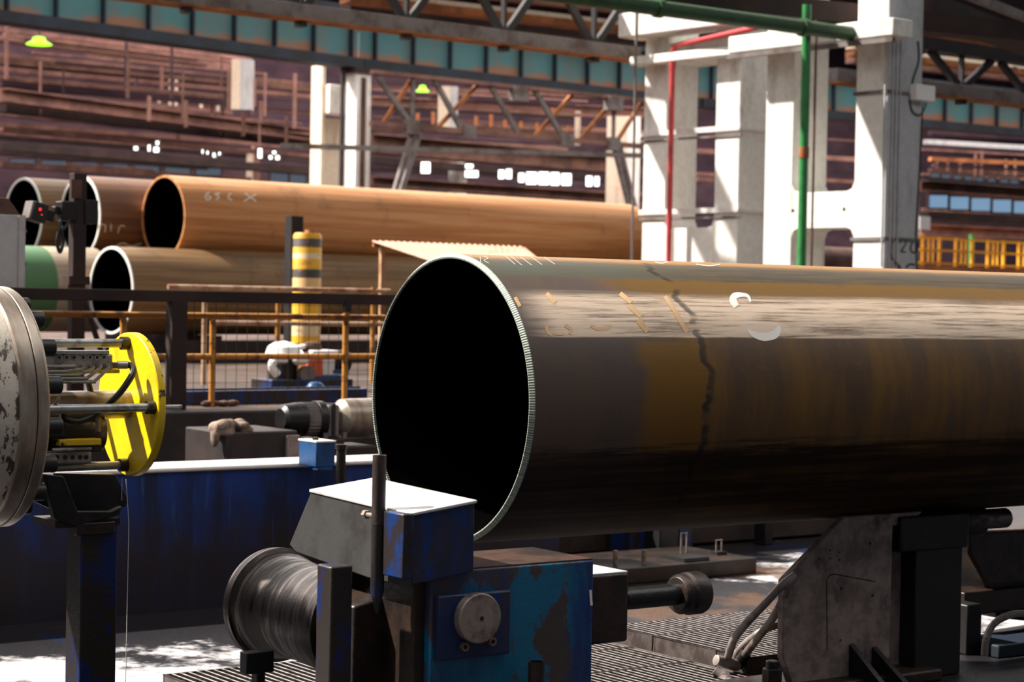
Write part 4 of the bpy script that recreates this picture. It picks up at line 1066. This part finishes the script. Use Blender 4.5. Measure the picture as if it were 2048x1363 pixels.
MB().prism([(y0, zB1-c_), (y0+.04, zB1-.035), (y0+c_, zB1), (y1-c_, zB1), (y1-.04, zB1-.035), (y1, zB1-c_), (y1, zB2+c_), (y1-.04, zB2+.035), (y1-c_, zB2), (y0+c_, zB2), (y0+.04, zB2+.035), (y0, zB2+c_)], 'x', .0, dp_).build('middle_tie', M['conc'], B)
for px, py in ((1586, 421), (1688, 418)):
    c = FBc.onU(-.002, px, py); MB().cyl((-.003, c.y, c.z), (.0, c.y, c.z), .03, n=12).build('tie_hole', M['black'], B)
MB().box((-.45, -sB-lg_-.45, zB3), (.0, .4, zB4)).build('corbel', M['conc'], B, bevel=.02)
MB().box((-.47, -sB-lg_-.45, zB3-.09), (-.40, .4, zB3-.02)).build('corbel_angle', M['greysteel'], B)
for py, a in ((478, 1), (186, 0)):
    z = FBc.onU(0, 1740, py).z
    MB().box((-.03, -sB-lg_-.03, z-.02), (dp_+.03, -sB+.03, z+.03)).build('strap', M['greysteel'], B)
vB = -sB-lg_
# shaded face, its shade painted in grey, with conduits, box and number
MB().box((.0, vB-.012, 0), (dp_, vB-.0005, 9.5)).build('grey_face', M['greyconc'], B)
nb = lambda x, y, v=vB-.03: FBc.onV(v, x, y)
for x0, r in ((1788, .016), (1795, .016), (1803, .014), (1772, .014)):
    a = nb(x0, 80); b = nb(x0-16, 478)
    MB().cyl((a.x, vB-.03, a.z), (a.x, vB-.03, b.z-.4), r, n=8).build('conduit', M['greyconc'], B)
a = nb(1828, 168, vB-.1); b = nb(1864, 204, vB-.1)
bx_ = MB().box((a.x, vB-.16, b.z), (b.x, vB-.02, a.z)).build('switch_box', M['white'], B, bevel=.01)
MB().tube([nb(1836,82), nb(1838,120), nb(1826,160), nb(1820,200), nb(1826,224), nb(1840,230), nb(1850,215), nb(1852,204)], .012, 8, 4).build('cable', M['darksteel'], B)
MB().tube([nb(1846,204), nb(1840,330), nb(1832,470), nb(1834,540)], .010, 8).build('cable', M['darksteel'], B)
MB().tube([nb(1786,478), nb(1782,500), nb(1786,520), nb(1800,535), nb(1802,560)], .02, 8, 4).build('cable', M['greysteel'], B)
def hitB(x, y): return FBc.onV(vB-.015, x, y)
num = ribbon([([(1800,486),(1803,480),(1810,481),(1811,488),(1802,502)],3.2),([(1801,503),(1812,504)],3.2),
              ([(1824,484),(1831,482),(1836,489),(1834,501),(1826,505),(1821,498),(1824,485)],3.4)], hitB)
tag(num.build('painted_number', M['num'], B), 'black stencilled number 20')
num2 = ribbon([([(1812,535),(1820,528),(1830,530)],4)], hitB); num2.build('painted_mark', M['num'], B)
# pipes on the columns
a = FA.onU(-.25, 1337, 530); b = FA.onU(-.25, 1349, 100)
rpz = thing('red_pipe', 'thin red pipe climbing the white column and turning along its head', 'pipe', FA)
e1_ = FA.onU(-.55, 1540, 49)
MB().tube([(-.25, a.y, 0), (-.25, a.y, b.z-.15)], .05, 12).build('riser', M['redpipe'], rpz)
MB().tube([(-.25, a.y, b.z-.16), (-.25, a.y-.01, b.z-.02), (-.27, a.y-.10, b.z+.05), (-.30, a.y-.3, b.z+.08), (-.55, e1_.y, e1_.z)], .05, 12, 4).build('branch', M['redpipe'], rpz)
MB().cyl((-.25, a.y, b.z-.35), (-.25, a.y, b.z-.2), .06, n=12).build('coupling', M['redpipe'], rpz)
p0 = P(1598, 530, 28.7); p1 = P(1610, 200, 28.7)
fg_ = Fr((p1.x, p1.y, ZP), REAR)
gp = thing('green_pipe', 'green vertical pipe standing before the column marked 20', 'pipe', fg_)
MB().cyl((0,0,0), (0,0,P(1612,10,28.7).z-ZP), .066, n=16).build('riser', M['greenpipe'], gp)
zc_ = P(1604, 305, 28.7).z-ZP
MB().cyl((0,0,zc_-.08), (0,0,zc_+.08), .075, n=16).build('coupling', M['rustbeam'], gp)
p0, p1 = LV((1060, -18), (1720, 70), 25.5); fr, L = line_frame(p0, p1)
gh = thing('green_header_pipe', 'thick dark green pipe running level across the column heads', 'pipe', fr)
MB().cyl((0,0,0), (L,0,0), .105, n=24).build('header', M['dkgreenpipe'], gh)
for f_ in (.35, .8): MB().cyl((L*f_,0,0), (L*f_+.1,0,0), .13, n=24).build('flange', M['dkgreenpipe'], gh)
def wire(name, label, a, b, d, r, m, cat='conduit', zbot=None):
    p = P(a[0], a[1], d); e = P(b[0], b[1], d)
    if zbot is not None: e.z = zbot
    fr = Fr((p.x, p.y, min(p.z, e.z)), REAR)
    return single(MB().cyl((0,0,0), (0,0,abs(p.z-e.z)), r, n=8), name, label, cat, m, fr)
wire('conduit', 'thin grey conduit on the near edge of the white column, behind the pipe end', (1274, -20), (1274, 432), 35.4, .022, M['greysteel'], zbot=ZP)
wire('conduit', 'thin dark conduit hanging just beside the green vertical pipe', (1633, 40), (1622, 530), 28.9, .018, M['brown'], zbot=ZP)

# ================================================================== overhead truss before the columns
def truss(name, label, a, b, d, hgt, npan, chord=.24, start=0):
    p0, p1 = LV(a, b, d); fr, L = line_frame(p0, p1)
    t = thing(name, label, 'truss', fr)
    x0 = -start; MB().box((x0, -.14, 0), (L, .14, chord)).build('lower_chord', M['greysteel'], t, bevel=.01)
    MB().box((x0, -.20, -.03), (L, .16, 0)).build('chord_flange', M['rustbeam'], t)  # its orange also paints in light on the chord's underside
    MB().box((x0, -.14, hgt-chord), (L, .14, hgt)).build('upper_chord', M['darksteel'], t)
    w = L/npan
    for i in range(npan):
        x = w*i
        MB().bar((x+w*.06, 0, hgt-chord), (x+w*.46, 0, chord), .10, .13).build('diagonal', M['darksteel'], t)
        MB().bar((x+w*.94, 0, hgt-chord), (x+w*.54, 0, chord), .10, .13).build('diagonal', M['darksteel'], t)
        MB().box((x+w*.5-.03, -.05, chord), (x+w*.5+.03, .05, hgt-chord)).build('vertical', M['darksteel'], t)
        MB().box((x+w*.5-.06, -.1, -.12), (x+w*.5+.06, .1, -.03)).build('clamp', M['darksteel'], t)
    return t, fr, L
tr, ft, Lt = truss('roof_truss', 'dark steel truss with grey lower chord running into the red-piped column', (250, -4), (1272, 122), 30.2, 1.55, 5, start=3)
t_r, ft2, Lt2 = truss('roof_truss', 'dark steel truss continuing beyond the column marked 20', (1700, 168), (2120, 222), 36, 1.05, 3, start=.5)
for a_, b_, d_, h_, m_, lab in (
  ((690,6),(1290,72),44,.16,'rustbeam','thin orange-primed gangway beam seen through the overhead truss'),
  ((690,-10),(1290,58),46,.10,'cream','sunlit pale gangway rail seen through the overhead truss'),
  ((690,24),(1290,92),45,.20,'darkbrown','dark gangway beam just over the truss lower chord'),
  ((690,-34),(1290,30),47,.22,'pinkbrown','dusty gangway beam highest behind the overhead truss'),
  ((1000,-24),(1290,8),42,.18,'rustbeam','short orange beam at the top by the column heads')):
    beam('gangway_beam', lab, a_, b_, d_, h_, .5, M[m_])
beam('gangway_beam', 'dark beam crossing over the heads of both white columns', (1250, 4), (2100, 92), 28.0, .30, .4, M['darkbrown'])
beam('roof_beam', 'brown roof beam at the upper corner above the yellow fence', (1840, 28), (2100, 120), 31, .30, .5, M['darkbrown'])
beam('roof_beam', 'orange underside purlin beyond the corner roof beam', (1840, 60), (2100, 128), 41, .28, .8, M['rustbeam'])
beam('roof_pipe', 'pale pipe slanting under the roof at the corner', (1900, -16), (2100, 62), 26, .11, .11, M['greysteel'], 'pipe')

for a_, b_, d_, h_, m_, lab in (
  ((1700,112),(2120,160),58,.14,'rustbeam','thin orange beam seen through the truss beyond the switch box'),
  ((1700,126),(2120,172),60,.22,'pinkbrown','dusty beam seen through the truss beyond the switch box'),
  ((1700,98),(2120,148),62,.10,'cream','pale sunlit rail seen through the truss beyond the switch box')):
    beam('gangway_beam', lab, a_, b_, d_, h_, .4, M[m_])
# ================================================================== teal crane girder and its columns
GH = 1.65
gz = P(0, 46, 52).z
def girder(label, a, b, ph):
    p0, p1 = PZ(a[0], a[1], gz), PZ(b[0], b[1], gz); fr, L = line_frame(p0, p1)
    t = thing('crane_girder', label, 'girder', fr)
    MB().box((0, -.35, 0), (L, .35, .30)).build('lower_flange', M['navy'], t)
    MB().box((0, -.06, .30), (L, .06, GH)).build('web', M['web'], t)
    MB().box((0, -.4, GH), (L, .4, GH+.2)).build('upper_flange', M['navy'], t)
    x = ph
    while x < L:
        MB().box((x, -.24, .30), (x+.06, -.06, GH)).build('web_stiffener', M['navy'], t); x += 1.5
girder('teal crane girder with rusty lower web, left of the white girder column', (-140, 28), (713, 138), .6)
girder('teal crane girder between the white girder column and the red-piped column', (716, 138.5), (1390, 214), .5)
girder('teal crane girder seen between and beyond the two concrete columns', (1394, 214), (2200, 288), .5)
def gcol(label, x0, x1, ytop, d, m, zt, name='far_column', dep=.9, z0=ZP):
    p = P(x0, ytop, d); e = P(x1, ytop, d); w = (e-p).length/.755*.8
    fr = Fr((p.x, p.y, z0), REAR)
    return fr, w
dC = 60.5
o = P(712, 250, dC); fC = Fr((o.x, o.y, ZP), REAR)
cc = thing('girder_column', 'white-lit column carrying the teal girder, with a rusty streak', 'column', fC)
wC = fC.onV(0, 741, 250).x
MB().box((0, 0, 0), (wC, .60, gz-ZP-.02)).build('shaft', M['conc'], cc, bevel=.02)
MB().box((wC*.3, -.03, 0), (wC*.62, 0, gz-ZP-.3)).build('rusty_strip', M['brown'], cc)
MB().box((-.12, -.1, gz-ZP-.16), (wC+.08, .65, gz-ZP-.02)).build('column_head', M['darkbrown'], cc)
MB().box((-.10, .60, 0), (-.01, .70, gz-ZP)).build('dark_conduit', M['darksteel'], cc)
o = P(643, 250, 63); f2 = Fr((o.x, o.y, ZP), REAR)
c2 = thing('girder_column', 'cream-lit column with a pale box just behind the white girder column', 'column', f2)
w2_ = f2.onV(0, 650, 250).x; w3 = f2.onV(.3, 683, 250).x
MB().box((0, 0, 0), (w2_, .6, f2.onV(0,630,128).z)).build('shaft', M['cream'], c2, bevel=.02)
MB().box((w2_, .3, 0), (w3, .6, f2.onV(0,660,235).z)).build('rear_shaft', M['cream'], c2)
MB().box((w2_-.02, -.25, f2.onV(-.25,660,226).z), (w3, .3, f2.onV(-.25,660,168).z)).build('pale_box', M['conc'], c2, bevel=.02)

# bracing truss under the girder
p0, p1 = LV((742, 252), (1290, 298), 59); BT, LB = line_frame(p0, p1)
bt = thing('bracing_truss', 'brown bracing truss slung below the teal girder', 'truss', BT)
top = gz - BT.o.z - .25
MB().box((0, -.1, 0), (LB, .1, .16)).build('lower_chord', M['pinkbrown'], bt)
MB().box((0, -.12, top-.12), (LB, .12, top)).build('upper_chord', M['pinkbrown'], bt)
X = lambda px, z: BT.onV(0, px, 200).x
for a, b, m in ((750,825,'greysteel'),(868,925,'greysteel'),(980,1040,'greysteel'),(1068,1130,'greysteel')):
    MB().bar((X(a,0), 0, top-.1), (X(b,0), 0, .1), .12, .15).build('diagonal', M[m], bt)
for a, b in ((830,772),(960,880),(1150,1075),(1235,1165),(1290,1238)):
    MB().bar((X(a,0), .15, top-.1), (X(b,0), .15, .1), .10, .12).build('diagonal', M['rustbeam'], bt)
for x in (825, 1228):
    MB().box((X(x,0)-.05, -.05, .1), (X(x,0)+.05, .05, top)).build('vertical', M['greysteel'], bt)
for x in (822, 935, 1130, 1225):
    MB().box((X(x,0)-.22, -.2, -.15), (X(x,0)+.22, .1, .28)).build('gusset', M['greysteel'], bt)
for x in (1035, 1225):
    MB().box((X(x,0)-.3, -.2, top-.5), (X(x,0)+.3, .1, top-.05)).build('gusset', M['greysteel'], bt)
for x0, x1, lab in ((826, 795, 'slanting leg pair under the bracing truss near the white girder column'), (1228, 1254, 'slanting leg pair under the bracing truss near the red-piped column')):
    a = BT.onV(0, x0, 285); b = BT.onV(0, x1, 385)
    k = (a.z+BT.o.z-ZP)/(a.z-b.z)
    fb = Fr(BT.w(a.x, 0, 0), REAR); fb.o.z = ZP
    m = MB(); dz = BT.o.z-ZP; dx = (b.x-a.x)*(dz/(a.z-b.z))
    m.bar((0,0,dz), (dx,0,0), .13, .13).bar((.28,0,dz), (dx+.2,0,0), .13, .13)
    single(m, 'slanting_leg', lab, 'strut', M['greysteel'], fb)

# ================================================================== the hall beyond
far0 = P(1024, 300, 112); FFr = Fr((far0.x, far0.y, ZP), REAR)
struct(MB().box((-75, 0, -.5), (110, .5, 26)), 'wall_back', M['purple'], FFr)
struct(MB().box((-75, -43, 18), (110, -32, 18.4)).box((-75, -42, 17.2), (110, -41.4, 18)), 'shade_ceiling', M['darkbrown'], FFr)  # partial roof added to shade the far hall; its gap admits sun
struct(MB().box((-75, -22, 18), (110, 0, 18.4)).box((-75, -12, 17.2), (110, -11.4, 18)), 'shade_ceiling', M['darkbrown'], FFr)
bl_ = [
 ('runway_beam', 'broad dusty runway beam across the far hall below the green lamp', (0,204), (640,285), 72, .50, .8, 'pinkbrown'),
 ('runway_beam', 'dark runway beam directly under the broad dusty one', (0,224), (660,300), 74, .30, .7, 'darkbrown'),
 ('runway_beam', 'thin brown beam, third below the green lamp', (0,262), (690,322), 76, .16, .5, 'pinkbrown'),
 ('runway_beam', 'dark brown beam running just above the stacked pipes', (0,300), (690,356), 70, .30, .6, 'darkbrown'),
 ('runway_beam', 'haze-purple beam high behind the hanger rods', (0,150), (640,208), 84, .5, .6, 'purple'),
 ('runway_beam', 'pinkish walkway beam carrying the hanger rods', (170,168), (640,212), 90, .35, .6, 'pinkbrown'),
 ('runway_beam', 'lowest brown beam glimpsed over the stacked pipes', (0,335), (690,378), 84, .25, .6, 'brown'),
 ('runway_beam', 'brown crane runway seen through the bracing truss', (742,306), (1290,352), 78, .75, .9, 'brown'),
 ('runway_beam', 'dark shelf beam above the row of dazzling windows', (742,328), (1290,370), 82, .30, .6, 'darkbrown'),
 ('runway_beam', 'brown rail beam beneath the row of dazzling windows', (742,372), (1290,408), 76, .36, .8, 'brown'),
 ('runway_beam', 'dusty beam high in the truss bay, behind the hanger rods', (742,214), (1290,236), 96, .5, .6, 'pinkbrown'),
 ('runway_beam', 'brown beam over the row of pale blue panes', (1840,382), (2120,402), 70, .38, .8, 'brown'),
 ('runway_beam', 'dark brown beam under the row of pale blue panes', (1840,438), (2120,452), 68, .26, .8, 'darkbrown'),
 ('runway_beam', 'green-grey ledge beam above the beam over the blue panes', (1840,364), (2120,384), 74, .18, .5, 'navy'),
 ('runway_beam', 'pinkish gallery beam behind the top of the yellow fence', (1840,470), (2120,482), 80, .45, .5, 'pinkbrown'),
 ('runway_beam', 'slanting-lit orange beam high beyond the switch box', (1860,322), (2120,334), 88, .18, .3, 'rustbeam'),
 ('runway_beam', 'pale bluish ledge under the teal girder beyond the switch box', (1850,288), (2120,304), 94, .22, .3, 'greyconc'),
 ('service_pipe', 'long thin grey pipe crossing behind the white girder column', (560,296), (1290,316), 57, .14, .14, 'greysteel'),
]
for nm_, lab, a, b, d, h, w, m in bl_:
    beam(nm_, lab, a, b, d, h, w, M[m], 'pipe' if nm_ == 'service_pipe' else 'beam', 'far hall beams' if nm_ == 'runway_beam' else None, ibeam=(h > .3))
# more dim crossing members
rn = random.Random(11)
dim_lab = ['dim beam high in the dusky bay below the green lamp, row %s', ]
rows = [((0,120),(640,180),84,'topmost'), ((0,176),(640,226),80,'second'), ((0,232),(690,296),86,'third'), ((742,180),(1290,200),104,'fourth, in the truss bay'), ((742,262),(1290,282),90,'fifth, in the truss bay'), ((1860,270),(2120,284),100,'sixth, beyond the switch box'), ((1860,345),(2120,356),92,'seventh, beyond the switch box')]
for a, b, d, w in rows:
    beam('hall_beam', 'dim dusky beam deep in the far hall, %s of its kind' % w, a, b, d, rn.uniform(.2,.4), .4, M['purple' if rn.random() < .5 else 'brown'], 'beam', 'dim far beams')
# many thin dim members
rn = random.Random(23)
def fill(n, x0, x1, ya, yb, slope, dlo, dhi, label, group, mats):
    for i in range(n):
        y = ya + (yb-ya)*(i+rn.random())/n; d = rn.uniform(dlo, dhi)
        s_ = slope*(1-(y-100)/900.0)
        xa = x0 + rn.uniform(0, .35)*(x1-x0)*(rn.random() < .5); xb = x1 - rn.uniform(0, .35)*(x1-x0)*(rn.random() < .5)
        beam('hall_beam', label, (xa, y+s_*(xa-x0)), (xb, y+s_*(xb-x0)), d, rn.choice((.08,.10,.14,.2,.28)), .25, M[rn.choice(mats)], 'beam', group)
mt_ = ['pinkbrown','pinkbrown','brown','darkbrown','purple','pinkbrown']
fill(20, -40, 640, 84, 322, .092, 78, 87, 'thin dusky member, one of many across the far hall below the girder', 'thin members of the far hall', mt_)
fill(6, -40, 500, 52, 86, .115, 74, 86, 'thin dusky member close under the teal girder near the green lamp', 'thin members under the girder', mt_)
fill(16, 742, 1290, 176, 378, .06, 84, 102, 'thin dusky member, one of many through the bracing truss bay', 'thin members in the bracing truss bay', mt_)
fill(10, 1845, 2130, 276, 470, .07, 78, 100, 'thin dusky member among many beyond the switch box', 'thin members beyond the switch box', mt_)
fill(8, 1395, 1720, 222, 440, .07, 78, 100, 'thin dusky member glimpsed between the concrete legs', 'thin members between the concrete legs', mt_)
for i in range(26):
    x = rn.uniform(10, 610); y = 90+x*.1+rn.uniform(0, 120); d = rn.uniform(72, 86)
    a_ = P(x, y+rn.uniform(20, 60), d); w_ = rn.uniform(.05, .12)
    single(MB().box((-w_/2,-w_/2,0),(w_/2,w_/2,rn.uniform(.8,2.2))), 'hall_post', 'thin dim upright in the far hall below the teal girder', 'post', M[rn.choice(mt_)], Fr(a_, REAR), 'thin dim uprights of the far hall')
# hanger rods
def small(name, label, cat, px, y0, y1, w, d, m, group=None):
    a = P(px, y1, d); h = (y1-y0)*d/F
    return single(MB().box((-w/2,-w/2,0),(w/2,w/2,h)), name, label, cat, m, Fr(a, REAR), group)
hx = [(30,128,170),(48,130,165),(86,133,172),(122,138,175),(137,142,178),(180,148,182),(226,156,192),(272,164,197),(318,178,206),(402,188,222),(436,190,222),(340,150,215),(352,155,218)]
for i, (x, a, b) in enumerate(hx):
    small('hanger_rod', 'small sunlit hanger rod on the far walkway below the green lamp', 'rod', x, a, b, .10, 88, M['cream'], 'hanger rods below the green lamp')
hx2 = [(735,220,262),(835,226,250),(866,222,258),(952,232,262),(982,228,268),(1010,240,270),(1042,243,272),(1074,246,276),(1106,216,250),(1136,252,280),(1180,256,282)]
for x, a, b in hx2:
    small('hanger_rod', 'small sunlit hanger rod seen through the bracing truss', 'rod', x, a, b, .12, 94, M['rustbeam'], 'hanger rods in the bracing truss bay')
hx3 = [(1874,314,345),(1895,317,343),(1920,318,345),(1950,300,378),(1962,302,378),(2012,318,350),(2030,318,352)]
for x, a, b in hx3:
    small('hanger_rod', 'thin hanger rod in the bay beyond the switch box', 'rod', x, a, b, .10, 92, M['pinkbrown'], 'hanger rods beyond the switch box')
# far columns
def farcol(label, x0, x1, y0, y1, d, m, m2=None, split=.5):
    o = P(x0, y1, d); e = P(x1, y1, d); w = (e-o).length
    fr = Fr((o.x, o.y, ZP), 0); h = P(x0, y0, d).z - ZP; hb = P(x0, y1, d).z - ZP
    t = thing('far_column', label, 'column', fr)
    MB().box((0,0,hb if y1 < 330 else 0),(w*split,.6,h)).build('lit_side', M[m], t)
    MB().box((w*split,.05,hb if y1 < 330 else 0),(w,.65,h)).build('shaded_side', M[m2 or m], t)  # lit and shaded sides get separate colours, painting in the light
    return t
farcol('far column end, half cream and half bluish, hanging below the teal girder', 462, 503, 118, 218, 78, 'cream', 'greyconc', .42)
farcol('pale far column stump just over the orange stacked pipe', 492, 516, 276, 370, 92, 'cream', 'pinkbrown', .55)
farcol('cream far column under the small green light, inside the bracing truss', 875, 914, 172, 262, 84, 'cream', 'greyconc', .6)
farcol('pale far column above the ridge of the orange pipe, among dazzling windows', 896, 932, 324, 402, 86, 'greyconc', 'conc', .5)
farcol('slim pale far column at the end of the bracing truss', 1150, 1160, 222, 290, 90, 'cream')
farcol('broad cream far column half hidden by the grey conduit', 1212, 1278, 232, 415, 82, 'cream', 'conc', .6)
# windows of the far wall: bright openings, dim and blue panes
wn = 0
def win(rects, d, m, frm=True):
    global wn
    for (x0, x1, y0, y1) in rects:
        wn += 1
        a = P(x0, y1, d); b = P(x1, y1, d); t = P(x0, y0, d); fr = Fr((a.x, a.y, a.z), 0)
        w = b.x-a.x; h = t.z-a.z
        o = MB().box((-.06,-.05,-.06),(w+.06,.08,0)).box((-.06,-.05,h),(w+.06,.08,h+.06)).box((-.06,-.05,0),(0,.08,h)).box((w,-.05,0),(w+.06,.08,h)).build('window_%d' % wn, M['darkbrown'], None, fr.o, 0)
        tag(o, kind='structure')
        MB().box((0,0,0),(w,.03,h)).build('pane', M[m], o)
win([(842,860,324,346),(930,956,341,354),(931,946,328,336),(997,1008,340,357),(1012,1023,338,357),(1037,1050,346,364),(1051,1074,344,368),(1076,1098,344,369),(1100,1120,345,370),(1121,1142,347,370),(1172,1186,352,372),(1187,1198,353,372)], 80, 'sky')
win([(268,276,293,300),(296,304,290,302),(304,318,294,304),(312,318,282,289),(404,410,299,307),(410,417,302,308),(426,434,306,314),(434,441,304,310),(516,524,297,316),(538,548,311,318),(548,559,311,319),(545,552,302,308),(668,674,312,332),(674,679,318,330)], 69, 'sky')
win([(1858,1895,390,415),(1900,1937,393,418),(1942,1980,396,421),(1985,2022,399,424),(2027,2066,402,426)], 71, 'bluewin')
win([(1862,1878,346,354),(1884,1900,348,356),(1908,1922,350,358),(1930,1944,352,360),(1952,1966,354,362),(1976,1990,356,364),(2000,2016,358,366),(2020,2036,359,367)], 90, 'dimwin')
win([(540,576,342,364),(580,612,344,366)] + [(760+32*i, 787+32*i, 364+2.2*i, 392+2.2*i) for i in range(16)], 88, 'dimwin')
win([(20+62*i, 70+62*i, 318+3*i, 332+3*i) for i in range(7)], 90, 'dimwin')
win([(1856,1880,8,14),(1884,1890,12,20),(1896,1906,14,20)], 60, 'sky')
win([(1910+14*i, 1919+14*i, 66+1.5*i, 74+1.5*i) for i in range(9)], 60, 'sky')
win([(800+40*i, 826+40*i, 22+5*i, 36+5*i) for i in range(11)], 66, 'dimwin')
win([(1885+40*i, 1910+40*i, 122+5*i, 136+5*i) for i in range(5)], 66, 'dimwin')
win([(993,1000,44,60)], 60, 'sky')
# lamps
for (px, py, d, r, lab) in ((78, 88, 66, .42, 'glowing green hall lamp hanging below the teal girder'), (845, 182, 84, .28, 'small glowing green lamp behind the bracing truss')):
    o = P(px, py, d); fr = Fr(o, 0); t = thing('hall_lamp', lab, 'lamp', fr)
    MB().lathe([(-.02, r),(0, r),(.10, r*.55),(.22, r*.45),(.26, 0)], (0,0,0), (0,0,1), 28).build('lamp_shade', M['green_lamp'], t)
    MB().cyl((0,0,.24), (0,0,2.0), .03, n=8).build('hanger', M['darksteel'], t)
# yellow fence on its gallery
d = 73
o = P(1838, 531, d); zf_ = o.z
fy = Fr(o, REAR); q = lambda x, y: fy.onV(0, x, y)
ye = thing('yellow_fence', 'yellow safety fence on the far gallery', 'fence', fy)
zt_ = q(1850, 472).z; xe_ = q(2110, 500).x
for z in (zt_-.05, zt_*.55, .12): MB().box((0, -.03, z-.035), (xe_, .03, z+.035)).build('rail', M['fence'], ye)
k = 0; x = 0.2
while x < xe_:
    MB().box((x-.05, -.05, 0), (x+.05, .05, zt_)).build('post', M['fence'], ye)
    for j in (.35, .62): 
        if k % 2 == 0: MB().box((x+j-.03, -.03, .12), (x+j+.03, .03, zt_-.05)).build('baluster', M['fence'], ye)
    x += 1.0; k += 1
single(MB().box((-2, -1, -.35), (xe_+2, 6, -.0)), 'gallery_deck', 'orange deck edge of the gallery under the yellow fence', 'deck', M['rustbeam'], fy)
for k, x in enumerate((1894, 2008)):
    c = q(x, 500); g_ = Fr(fy.w(c.x, 1.5, 0), REAR)
    single(MB().cyl((0,0,0),(0,0,zt_+.25), .11, n=12), 'green_post', ['green post behind the yellow fence, nearer the column marked 20', 'green post behind the yellow fence, nearer the picture edge'][k], 'post', M['greenpipe'], g_)
c = q(1846, 440)
nb2 = Fr(P(1840, 458, 58), REAR)
single(MB().box((0,0,0),(.48,.12,.38)), 'sign_board', 'blank white board beside the column marked 20', 'board', M['white'], nb2)
nb3 = Fr(fy.w(q(1842,524).x, .8, 0), REAR)
single(MB().box((0,0,0),(.4,.3,.75)), 'white_panel', 'white panel standing behind the end of the yellow fence', 'panel', M['white'], nb3)
# dark pipes lying behind the column marked 20
o = P(1560, 520, 44); fd_ = Fr(Vector((o.x, o.y, o.z-.2)), REAR)
single(MB().lathe([(0,.55),(3.4,.55),(3.4,.5),(0,.5)], (0,0,0), (1,0,0), 48, close=True), 'rack_pipe', 'reddish brown pipe glimpsed between the legs of the column marked 20', 'pipe', M['brown'], fd_)
single(MB().box((0,-.6,-(fd_.o.z-ZP)),(.3,.6,-.56)).box((2.4,-.6,-(fd_.o.z-ZP)),(2.7,.6,-.56)), 'pipe_rack', 'low dark rack holding the reddish brown pipe', 'rack', M['darkbrown'], fd_)
# ================================================================== light, camera
w = bpy.data.worlds.new('hall_air'); SC.world = w; w.use_nodes = True
bg = w.node_tree.nodes['Background']; bg.inputs[0].default_value = (.80, .86, 1, 1); bg.inputs[1].default_value = .10
sunL = FP.U*.60 - FP.V*.50 - Vector((0,0,1))*.80
sd = bpy.data.lights.new('sun', 'SUN'); sd.energy = 9.5; sd.angle = radians(1.5); sd.color = (1, .94, .85)
so = bpy.data.objects.new('sun', sd); COL.objects.link(so); so.rotation_euler = sunL.to_track_quat('-Z', 'Y').to_euler()
def overhead_area(name, fr, u, v, z, su, sv, watts, col=(1,.97,.93), tilt=0):
    a = bpy.data.lights.new(name, 'AREA'); a.shape = 'RECTANGLE'; a.size = su; a.size_y = sv; a.energy = watts; a.color = col
    o = bpy.data.objects.new(name, a); COL.objects.link(o); o.location = fr.w(u, v, z); o.rotation_euler = (tilt, 0, fr.t)
    return o
overhead_area('overhead_light', PIT, 8, -3.2, 13, 44, 8, 1900)  # skylight strip mirrored along the big pipe
overhead_area('overhead_light', PIT, 14, 17, 15, 60, 7, 1500)  # fill light added above the pipe stack
overhead_area('overhead_light', PIT, 26, 33, 17, 90, 8, 8000, (1,.95,.9))  # added to light the girder front and far columns
overhead_area('overhead_light', PIT, 30, 48, 17, 100, 14, 24000, (1,.86,.80))  # fill added to lift the dark far hall
overhead_area('overhead_light', PIT, 45, 70, 17.5, 120, 14, 32000, (1,.84,.82))  # second fill added deeper in the far hall
cd = bpy.data.cameras.new('camera'); cd.lens = 70; cd.sensor_width = 36; cd.sensor_fit = 'HORIZONTAL'
cd.clip_start = .1; cd.clip_end = 600
cd.dof.use_dof = True; cd.dof.focus_distance = 9.4; cd.dof.aperture_fstop = 3.4
co = bpy.data.objects.new('camera', cd); COL.objects.link(co)
m = Matrix((RT, UP, -FWD)).transposed().to_4x4(); m.translation = C0; co.matrix_world = m
SC.camera = co
SC.view_settings.view_transform = 'Standard'; SC.view_settings.look = 'None'
SC.view_settings.exposure = 0.18; SC.view_settings.gamma = 1.0
SC.view_settings.use_curve_mapping = False
SC.cycles.max_bounces = 6
SC.cycles.sample_clamp_indirect = 4
SC.cycles.use_denoising = True
